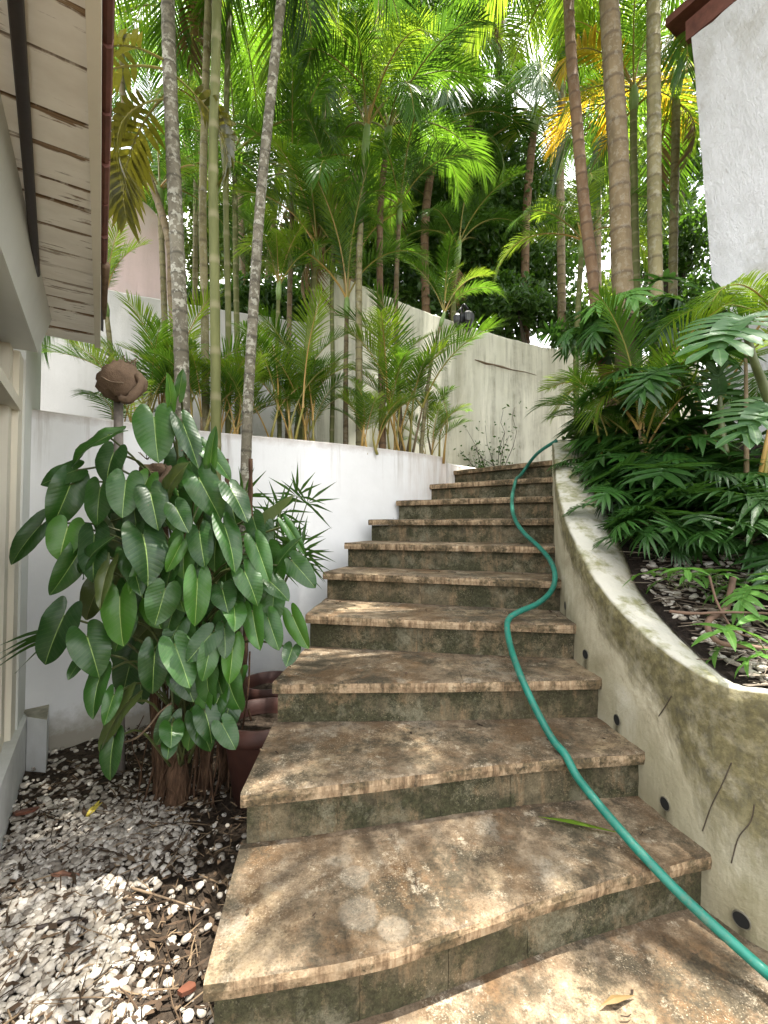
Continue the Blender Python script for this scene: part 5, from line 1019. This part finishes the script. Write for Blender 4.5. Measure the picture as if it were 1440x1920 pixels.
# large pale split leaf
sp = thing('split_leaf_plant', 'large matte pale green split leaf on a thick stalk before the stucco wall', 'split-leaf plant', np.array([1.55, 1.72, bed_z(1.55, 1.72)]))
def split_leaf(name, seed, n=8):
    g = np.random.default_rng(seed); m = MB(); mid = crv([(0, 0, 0), (0, .35, .05), (0, .7, .03), (0, 1.0, -.1)], 30)
    def q(t): x = t * 29; k = min(int(x), 28); return lerp(mid[k], mid[k + 1], x - k)
    V = []; U = []; nb = 12
    for i in range(nb):
        w = i / (nb - 1); c = q(w); W = .17 * math.sin(math.pi * (.22 + .72 * w)) ** .8
        for f in (-1, -.5, 0, .5, 1): V.append(c + np.array([f * W, 0, abs(f) * W * .3])); U.append((f * W * 1.5, w))
    m.add(V, [(i * 5 + k, i * 5 + k + 1, (i + 1) * 5 + k + 1, (i + 1) * 5 + k) for i in range(nb - 1) for k in range(4)], U)
    for i in range(n):
        for sd in (-1, 1):
            w = (i + .2) / n; c = q(min(w * .95, 1)); a = math.radians(-38 + 118 * w + 5 * g.normal()); d = np.array([sd * math.cos(a), math.sin(a), .05]); L = (.58 + .1 * g.random()) * (1 - .25 * w) * (1.0 if i else .8); pw_ = np.array([-sd * math.sin(a), math.cos(a), 0]); V = []; U = []
            for fr, pw in ((.0, .5), (.3, .72), (.6, 1.0), (.8, .9), (.93, .5), (1, .12)):
                p_ = c + d * L * fr + np.array([0, 0, .1 * fr - .34 * L * fr * fr]); W = .066 * pw * (1 + .1 * g.normal())
                for f in (-1, 0, 1): V.append(p_ + pw_ * W * f + np.array([0, 0, abs(f) * .012])); U.append((f * .12, fr * .8))
            fs = [(j * 3 + k, j * 3 + k + 1, (j + 1) * 3 + k + 1, (j + 1) * 3 + k) for j in range(5) for k in (0, 1)]; m.add(V, fs if sd > 0 else [z[::-1] for z in fs], U)
    m.tube([mid[0] + (0, 0, -.004), mid[10] + (0, 0, -.004), mid[20] + (0, 0, -.003), mid[28]], [.014, .011, .007, .002], 5); return m.mesh(name, M[mat_split], True)
mat_split = 'split'
SL = [split_leaf('split_leaf', 300 + i) for i in range(2)]
def split_at(sx, sy, sY, tx, ty, tY, w, nrm, me, stem_pts):
    s, t = P(sx, sy, sY), P(tx, ty, tY); add_leaf(sp, me, leaf_xf(s, t, w, np.array(nrm, float)))
    m = MB(); c = crv([s] + stem_pts, 16); m.tube(c, np.linspace(.010, .019, 16), 8); obj('leaf_stalk', m.mesh('leaf_stalk', M['petiole'], True), sp)
base = np.array([1.62, 1.62, bed_z(1.62, 1.62)])
split_at(1392, 598, 1.62, 1340, 652, 1.50, .30, (-.25, -.55, .8), SL[0], [P(1415, 680, 1.62), P(1445, 760, 1.64), base])
split_at(1450, 760, 1.62, 1392, 810, 1.5, .26, (-.1, -.45, .9), SL[1], [P(1465, 800, 1.62), base + (0.02, 0, .1), base])
split_at(1350, 742, 2.4, 1345, 690, 2.35, .2, (-.5, -.7, .3), SL[1], [P(1352, 790, 2.4), P(1360, 850, 2.38)])

# ------------------------------------------------------------------ lanterns on the far wall
lc = on_far(866, 600, .10); t = thing('wall_lantern', 'pair of small black pointed lanterns hanging at the top of the streaked wall', 'lantern', lc)
def lantern_body(c, r, h):
    m = MB(); n = 6; prof = [(.12, .62), (.55, .5), (1.0, .32), (.95, -.1), (.62, -.5), (.2, -.72), (.02, -.85)]
    m.add([(c[0] + r * q * math.cos(2 * math.pi * k / n), c[1] + r * q * math.sin(2 * math.pi * k / n), c[2] + h * z) for q, z in prof for k in range(n)], [(j * n + k, j * n + (k + 1) % n, (j + 1) * n + (k + 1) % n, (j + 1) * n + k) for j in range(len(prof) - 1) for k in range(n)])
    return m
la = on_far(874, 606, .10); lb2 = on_far(855, 607, .10)
o1 = obj('lantern_head', lantern_body(la, .085, .19).mesh('lantern_head', M['black_metal']), t); o2 = obj('lantern_head', lantern_body(lb2, .05, .15).mesh('lantern_head', M['black_metal']), t)
m = MB(); m.box(la + (.0, -.075, .0), np.array([.022, 0, 0]), np.array([0, .004, 0]), np.array([0, 0, .04])); obj('glass', m.mesh('glass', flat_mat('dusty_lantern_glass', (.1, .1, .095), .3, .2, 20)), o1)
m = MB(); m.tube(crv([on_far(866, 588, -.0), on_far(866, 578, .1), la + (0, 0, .13)], 8), .016, 6, wob=.3); m.tube([on_far(866, 580, .08), lb2 + (0, 0, .1)], .012, 6); obj('bracket', m.mesh('bracket', M['black_metal'], True), t)

# ------------------------------------------------------------------ small dark shrubs at the foot of the streaked wall
def wispy(label, px, py, h, seed, lean, n):
    g = np.random.default_rng(seed); c = on_far(px, py, .12); c[2] = 1.72; t = thing('wispy_shrub', label, 'shrub', c); m = MB(); lf = MB()
    for i in range(n):
        d = np.array([lean + .28 * g.normal(), .06 * g.normal(), 1.0]); d /= np.linalg.norm(d); hh = h * (.5 + .5 * g.random()); pp = [c + (.02 * g.normal(), 0, 0)]
        for j in range(5): pp.append(pp[-1] + (d + .25 * g.normal(size=3)) * hh / 5)
        m.tube(pp, np.linspace(.005, .002, 6), 4)
        for j in range(22):
            q = pp[1 + int(g.integers(5))] + .05 * g.normal(size=3); a = g.normal(size=3); a /= np.linalg.norm(a); b_ = np.cross(a, g.normal(size=3)); b_ /= np.linalg.norm(b_); s = .018 + .012 * g.random()
            lf.add([q - a * s, q + b_ * s * .5, q + a * s, q - b_ * s * .5], [(0, 1, 2, 3)], [(g.random(), .3)] * 4)
    obj('stems', m.mesh('stems', M['treebark']), t); o = obj('leaves', lf.mesh('leaves', M['frond_dark']), t); o['kind'] = 'stuff'
wispy('tall wispy dark shrub against the streaked wall at the stair top', 930, 865, .95, 81, .05, 7)
wispy('low spreading dark shrub left of the wispy shrub at the stair top', 905, 870, .55, 82, -.25, 8)
c = on_far(965, 865, .2); t = thing('seedling', 'tiny dark seedling with upright leaves on the stair landing', 'seedling', (c[0], c[1], 1.72))
for dx in (-.05, 0, .05):
    m = MB(); q = np.array([c[0], c[1], 1.72]); e = q + (dx * 1.6, 0, .17 - abs(dx)); w = np.array([.018, 0, 0]); mid_ = lerp(q, e, .5); m.add([q, mid_ + w, e, mid_ - w], [(0, 1, 2, 3)], [(.3, .3)] * 4); obj('leaf', m.mesh('leaf', M['frond_dark']), t)

# ------------------------------------------------------------------ garden hose
def nose_y(k, px):
    r_ = ray(px, 900); ln = lines[k]; i = int(np.argmin(abs(ln[:, 0] / ln[:, 1] - r_[0] / r_[1]))); return ln[i, 1]
hp_ = []
for px, py, k in [(1044, 826, -1), (1018, 842, -2), (1000, 858, -2), (983, 882, 10), (967, 906, 9), (960, 936, 8), (964, 972, 7), (985, 1002, -2), (1003, 1018, 6), (1030, 1048, -2), (1041, 1078, 5), (1034, 1108, -2), (1008, 1132, -2), (975, 1146, -2), (954, 1160, 4), (951, 1180, -2), (958, 1216, -2), (974, 1262, 3), (998, 1316, -2), (1026, 1370, -2), (1066, 1434, 2), (1106, 1488, -2), (1158, 1550, -2), (1222, 1622, 1), (1300, 1700, -2), (1372, 1766, -2), (1440, 1826, -3), (1520, 1894, -3)]:
    if k == -1: Y = 3.75
    elif k == -3: Y = 1.16 if px < 1500 else 1.05
    elif k == -2: Y = None
    else: Y = nose_y(k, px) - .012
    hp_.append([px, py, Y])
idx = [i for i, q in enumerate(hp_) if q[2] is not None]
arc = np.cumsum([0] + [math.hypot(hp_[i][0] - hp_[i - 1][0], hp_[i][1] - hp_[i - 1][1]) for i in range(1, len(hp_))])
for i, q in enumerate(hp_):
    if q[2] is None:
        a = max(j for j in idx if j < i); c = min(j for j in idx if j > i); f = (arc[i] - arc[a]) / (arc[c] - arc[a]); y0, y1 = hp_[a][2], hp_[c][2]; q[2] = 1 / ((1 - f) / y0 + f / y1)
pts = np.array([P(*q) for q in hp_])
def surf_z(x, y):
    z = G
    for k in range(11):
        ln = lines[k]
        if ln[0, 0] <= x <= ln[-1, 0] + .02 and y > np.interp(x, ln[:, 0], ln[:, 1]): z = k * R
    return z
m = MB(); cc = crv(pts, 150)
for q in cc:
    q[2] = max(q[2], surf_z(q[0], q[1] + .012) + .0165)
for _ in range(2): cc[1:-1] = (cc[:-2] + 2 * cc[1:-1] + cc[2:]) / 4
m.tube(cc, .014, 12); tag(obj('garden_hose', m.mesh('garden_hose', M['hose'], True)), 'green garden hose snaking down the stone steps', 'hose')

# ------------------------------------------------------------------ gravel, litter and small things
ico_t = (1 + 5 ** .5) / 2
iv = np.array([(-1, ico_t, 0), (1, ico_t, 0), (-1, -ico_t, 0), (1, -ico_t, 0), (0, -1, ico_t), (0, 1, ico_t), (0, -1, -ico_t), (0, 1, -ico_t), (ico_t, 0, -1), (ico_t, 0, 1), (-ico_t, 0, -1), (-ico_t, 0, 1)], float); iv /= np.linalg.norm(iv[0])
ifc = [(0, 11, 5), (0, 5, 1), (0, 1, 7), (0, 7, 10), (0, 10, 11), (1, 5, 9), (5, 11, 4), (11, 10, 2), (10, 7, 6), (7, 1, 8), (3, 9, 4), (3, 4, 2), (3, 2, 6), (3, 6, 8), (3, 8, 9), (4, 9, 5), (2, 4, 11), (6, 2, 10), (8, 6, 7), (9, 8, 1)]
def subdiv(v, f):
    v = [np.array(q) for q in v]; cache = {}; out = []
    def mid(a, b_):
        k = (min(a, b_), max(a, b_))
        if k not in cache: q = v[a] + v[b_]; v.append(q / np.linalg.norm(q)); cache[k] = len(v) - 1
        return cache[k]
    for a, b_, c in f: x, y, z = mid(a, b_), mid(b_, c), mid(c, a); out += [(a, x, z), (b_, y, x), (c, z, y), (x, y, z)]
    return np.array(v), out
sv, sf = subdiv(iv, ifc)
def pebbles(name, spots, sz, seed):
    g = np.random.default_rng(seed); n = len(spots); base = []
    for _ in range(14):
        d = g.normal(size=(5, 3)); d /= np.linalg.norm(d, axis=1)[:, None]; k = 1 + .22 * sum(np.clip(sv @ q, 0, 1)[:, None] ** 2 * g.normal() for q in d) ; base.append(sv * k)
    V = np.zeros((n, len(sv), 3)); U = np.zeros((n, len(sv), 2))
    for i, (x, y, z, s) in enumerate(spots):
        b_ = base[int(g.integers(14))] * np.array([1.0, .72 + .2 * g.random(), .5]) * s; a = g.random() * 6.28; ca, sa = math.cos(a), math.sin(a); tl = .3 * g.normal()
        X = b_[:, 0] * ca - b_[:, 1] * sa; Y = b_[:, 0] * sa + b_[:, 1] * ca; V[i] = np.stack([X + x, Y + y, b_[:, 2] + z + tl * X], 1); U[i, :, 0] = np.clip(g.beta(2.6, 1.5), 0, 1)
    f = (np.array(sf)[None] + (np.arange(n) * len(sv))[:, None, None]).reshape(-1, 3); me = bpy.data.meshes.new(name); V = V.reshape(-1, 3); U = U.reshape(-1, 2)
    me.vertices.add(len(V)); me.vertices.foreach_set('co', V.ravel()); me.loops.add(f.size); me.loops.foreach_set('vertex_index', f.ravel().astype(np.int32)); me.polygons.add(len(f)); me.polygons.foreach_set('loop_start', (np.arange(len(f)) * 3).astype(np.int32))
    ul = me.uv_layers.new(name='UVMap'); ul.data.foreach_set('uv', U[f.ravel()].ravel()); me.polygons.foreach_set('use_smooth', np.ones(len(f), bool)); me.materials.append(M['pebble']); me.update(calc_edges=True); return me
g = np.random.default_rng(91); spots = []
for y in np.arange(.72, 3.9, .0132):
    for x in np.arange(-2.4, -.2, .0132):
        q = np.array([x, y]) - O; off = q.dot(nn)
        if off < .012: continue
        lim = np.interp(y, [.7, 1.0, 1.4, 1.9, 2.4, 3.0, 3.8], [-.42, -.42, -.46, -.48, -.46, -.4, -.3])
        if x > lim: continue
        if not (abs(x) / y < .98): continue
        d = 1.0
        e = x + .70 + .07 * math.sin(y * 5) + .06 * math.sin(y * 13 + x * 9) + (y - 1.25) * .22
        d *= 1 - .93 * float(np.clip((e + .12) / .2, 0, 1))
        if y > 1.95: d *= float(np.clip(1 - (y - 1.95) / .6, .15, 1))
        nz_ = math.sin(x * 13 + 2 * math.sin(y * 9)) * math.sin(y * 11 + x * 6)
        d *= .8 + .2 * nz_
        if g.random() < d * (1.0 if y < 2.2 else .75): spots.append((x + .008 * g.normal(), y + .008 * g.normal(), G + .004 + .008 * g.random(), .0135 * (.62 + .85 * g.random() ** 1.6)))
for q_ in list(spots)[::1]:
    if g.random() < .5: spots.append((q_[0] + .012 * g.normal(), q_[1] + .012 * g.normal(), G + .002 + .006 * g.random(), .0045 + .004 * g.random()))
tag(obj('gravel', pebbles('gravel', spots, .014, 92)), 'white pebble gravel covering the bed at lower left', 'gravel', None, 'stuff')
spots = []
for i in range(950):
    x = 1.04 + .75 * g.random(); y = 1.3 + .8 * g.random(); z = soil_z(x, y)
    i_ = int(np.argmin(np.linalg.norm(WI - (x, y), axis=1)))
    if (np.array([x, y]) - WI[i_]).dot(N2[i_]) < th[i_] + .02: continue
    spots.append((x, y, z + .004, .013 * (.6 + .9 * g.random())))
tag(obj('gravel', pebbles('bed_pebbles', spots, .012, 93)), 'scattered white pebbles on the dark soil of the right bed', 'gravel', None, 'stuff')
def litter(name, label, n, region, zf, seed, size=(.03, .16), lm='litter'):
    g = np.random.default_rng(seed); m = MB()
    for i in range(n):
        x, y = region(g); a = g.random() * 6.28; L = size[0] + (size[1] - size[0]) * g.random() ** 2.2; z = zf(x, y) + .008 + .014 * g.random(); r_ = g.random(); kind = g.random(); d = np.array([math.cos(a), math.sin(a), .15 * g.normal()])
        p0 = np.array([x, y, z])
        if kind < .6:
            w = .0008 + .0016 * g.random(); k0 = m.n; m.tube([p0 - d * L / 2, p0 + .004 * g.normal(size=3), p0 + d * L / 2], [w, w * 1.2, w * .6], 4)
            m.uv[-1][:, 0] = r_
        else:
            w = np.array([-d[1], d[0], 0]) * (.004 + .008 * g.random()); L *= .6
            m.add([p0 - d * L / 2, p0 + w + (0, 0, .004), p0 + d * L / 2 + (0, 0, .006), p0 - w], [(0, 1, 2, 3)], [(r_ * .7, 0)] * 4)
    return tag(obj(name, m.mesh(name, M[lm])), label, 'litter', None, 'stuff')
def reg_left(g):
    while True:
        y = .75 + 2.4 * g.random(); x = -.45 - 1.3 * g.random() ** 1.25
        if (np.array([x, y]) - O).dot(nn) > .02: return x, y
litter('plant_litter', 'dry twigs and leaf scraps strewn over the white gravel', 2600, reg_left, lambda x, y: G, 94)
def reg_right(g):
    while True:
        x = 1.04 + .9 * g.random(); y = 1.25 + .95 * g.random(); i_ = int(np.argmin(np.linalg.norm(WI - (x, y), axis=1)))
        if (np.array([x, y]) - WI[i_]).dot(N2[i_]) > th[i_] + .01: return x, y
litter('plant_litter', 'tangle of dry roots and twigs on the right bed soil', 1300, reg_right, lambda x, y: soil_z(x, y) + .0, 95, (.05, .26), 'litter_pale')
def reg_stair(g): k = int(g.integers(0, 9)); s = g.random(); v = .2 + .75 * g.random(); q = lerp(samp(lines[k], s), samp(lines[k + 1], s), v); return q[0], q[1]
m = litter('plant_litter', 'specks of dry leaf litter lying on the stone treads', 170, reg_stair, lambda x, y: surf_z(x, y) - .006, 96, (.008, .03))
# exposed roots in the right bed
def root(label, pl_, r_): m = MB(); c = crv([P(*q) for q in pl_], 30); m.tube(c, np.linspace(r_, r_ * .6, 30), 8, wob=.25); tag(obj('exposed_root', m.mesh('exposed_root', M['root'], True)), label, 'root', 'exposed roots on the right bed soil')
root('thick brown root bending in an S over the right bed soil', [(1374, 1085, 1.74), (1362, 1140, 1.66), (1332, 1160, 1.62), (1328, 1180, 1.58), (1350, 1205, 1.53), (1400, 1212, 1.5), (1445, 1217, 1.48)], .012)
root('long thin pale root lying straight across the right bed', [(1255, 1146, 1.66), (1300, 1150, 1.63), (1370, 1148, 1.6), (1445, 1150, 1.57)], .006)
root('thin dark root crossing beside the bright sprout', [(1330, 1080, 1.72), (1345, 1130, 1.66), (1375, 1180, 1.56), (1410, 1195, 1.52)], .005)
# things lying about
def shard(label, px, py, rx, seed, zz=G, name='clay_shard'):
    g = np.random.default_rng(seed); c = Zp(px, py, zz + .02); m = MB(); n = 7; rr = [rx * (.7 + .5 * g.random()) for _ in range(n)]; V = []
    for dz in (0, .012): V += [(c[0] + rr[i] * math.cos(6.283 * i / n), c[1] + rr[i] * .8 * math.sin(6.283 * i / n), c[2] + dz + .25 * rr[i] * math.cos(6.283 * i / n + 1)) for i in range(n)]
    m.add(V, [tuple(range(n - 1, -1, -1)), tuple(range(n, 2 * n))] + [(i, (i + 1) % n, n + (i + 1) % n, n + i) for i in range(n)]); tag(obj(name, m.mesh(name, M['terracotta'])), label, 'pot shard')
shard('large broken terracotta shard on the gravel beside the house plinth', 46, 1524, .052, 1)
shard('small terracotta shard on the gravel close to the bottom step', 352, 1858, .028, 2)
def flat_leaf(label, a, c, w, mat, z, name='fallen_leaf', lift=.02):
    s, t = Zp(*a, z + lift), Zp(*c, z + lift); o = bpy.data.objects.new(name, HD[0].copy()); o.data.materials[0] = mat; COL.objects.link(o); o.matrix_basis = leaf_xf(s, t, w, np.array([.1, -.1, 1.0])); tag(o, label, 'fallen leaf')
flat_leaf('yellow fallen leaf on the gravel below the leafy plant', (182, 1510), (160, 1530), .03, flat_mat('yellow_dead_leaf', (.5, .4, .06), .6), G)
flat_leaf('brown curled fallen leaf on the gravel left of the dark litter', (110, 1640), (155, 1637), .024, flat_mat('brown_dead_leaf', (.16, .075, .045), .7), G)
def stick(label, pl_, r_, mat, z, name='dry_stick', cat='stick', lift=.015):
    m = MB(); c = crv([Zp(a, b_, z + lift) for a, b_ in pl_], 20); m.tube(c, np.linspace(r_, r_ * .5, 20), 6, wob=.3); tag(obj(name, m.mesh(name, M[mat], True)), label, cat)
stick('pale forked dry stick on the gravel near the steps', [(246, 1665), (290, 1678), (330, 1690), (375, 1705)], .005, 'twig', G)
stick('thin dry stick reaching up from the pale stick by the stem', [(302, 1640), (330, 1600), (352, 1560), (365, 1545)], .003, 'twig', G)
stick('black curved seed pod lying on the sunlit gravel', [(68, 1741), (100, 1733), (140, 1723), (162, 1728), (158, 1748)], .009, 'dark_brown', G, 'seed_pod', 'seed pod')
stick('long grey twig on the gravel at the bottom edge', [(60, 1880), (120, 1873), (180, 1870), (230, 1874)], .003, 'twig', G)
stick('dark twig pointing to the black seed pod', [(176, 1845), (195, 1825), (210, 1810)], .004, 'treebark', G)
# dead palm leaflets on the steps
def strip(label, a, c, w, z, mat):
    s, t = Zp(*a, z + .012), Zp(*c, z + .01); d = t - s; d /= np.linalg.norm(d); q = np.array([-d[1], d[0], 0]) * w; m = MB(); md = lerp(s, t, .4) + (0, 0, .006)
    m.add([s, md + q, t, md - q, md + (0, 0, .003)], [(0, 4, 1), (1, 4, 2), (2, 4, 3), (3, 4, 0)], [(.5, .3)] * 5); tag(obj('palm_leaflet', m.mesh('palm_leaflet', mat)), label, 'fallen leaf')
strip('yellow-green palm leaflet lying across the tread beside the hose', (1008, 1531), (1172, 1564), .012, R, M['frond_yellow'])
strip('pale dry palm leaflet on the lowest tread', (1125, 1886), (1192, 1866), .01, 0.0, M['frond_dry'])
# twigs caught on the curved wall
for lab, pl_ in (('long thin bent twig clinging to the right of the curved wall', [(1372, 1618), (1385, 1570), (1408, 1540), (1415, 1508)]), ('thin dark twig on the curved wall above the pipe holes', [(1318, 1558), (1335, 1510), (1355, 1470), (1372, 1430)]), ('short dark twig high on the curved wall plaster', [(1236, 1343), (1248, 1325), (1260, 1305)])):
    c = []
    for px, py in pl_: q_, n_ = on_wall(px, py); c.append(q_ + n_ * .002)
    m = MB(); m.tube(crv(c, 14), .0016, 5, wob=.3); tag(obj('wall_twig', m.mesh('wall_twig', M['treebark'])), lab, 'twig')
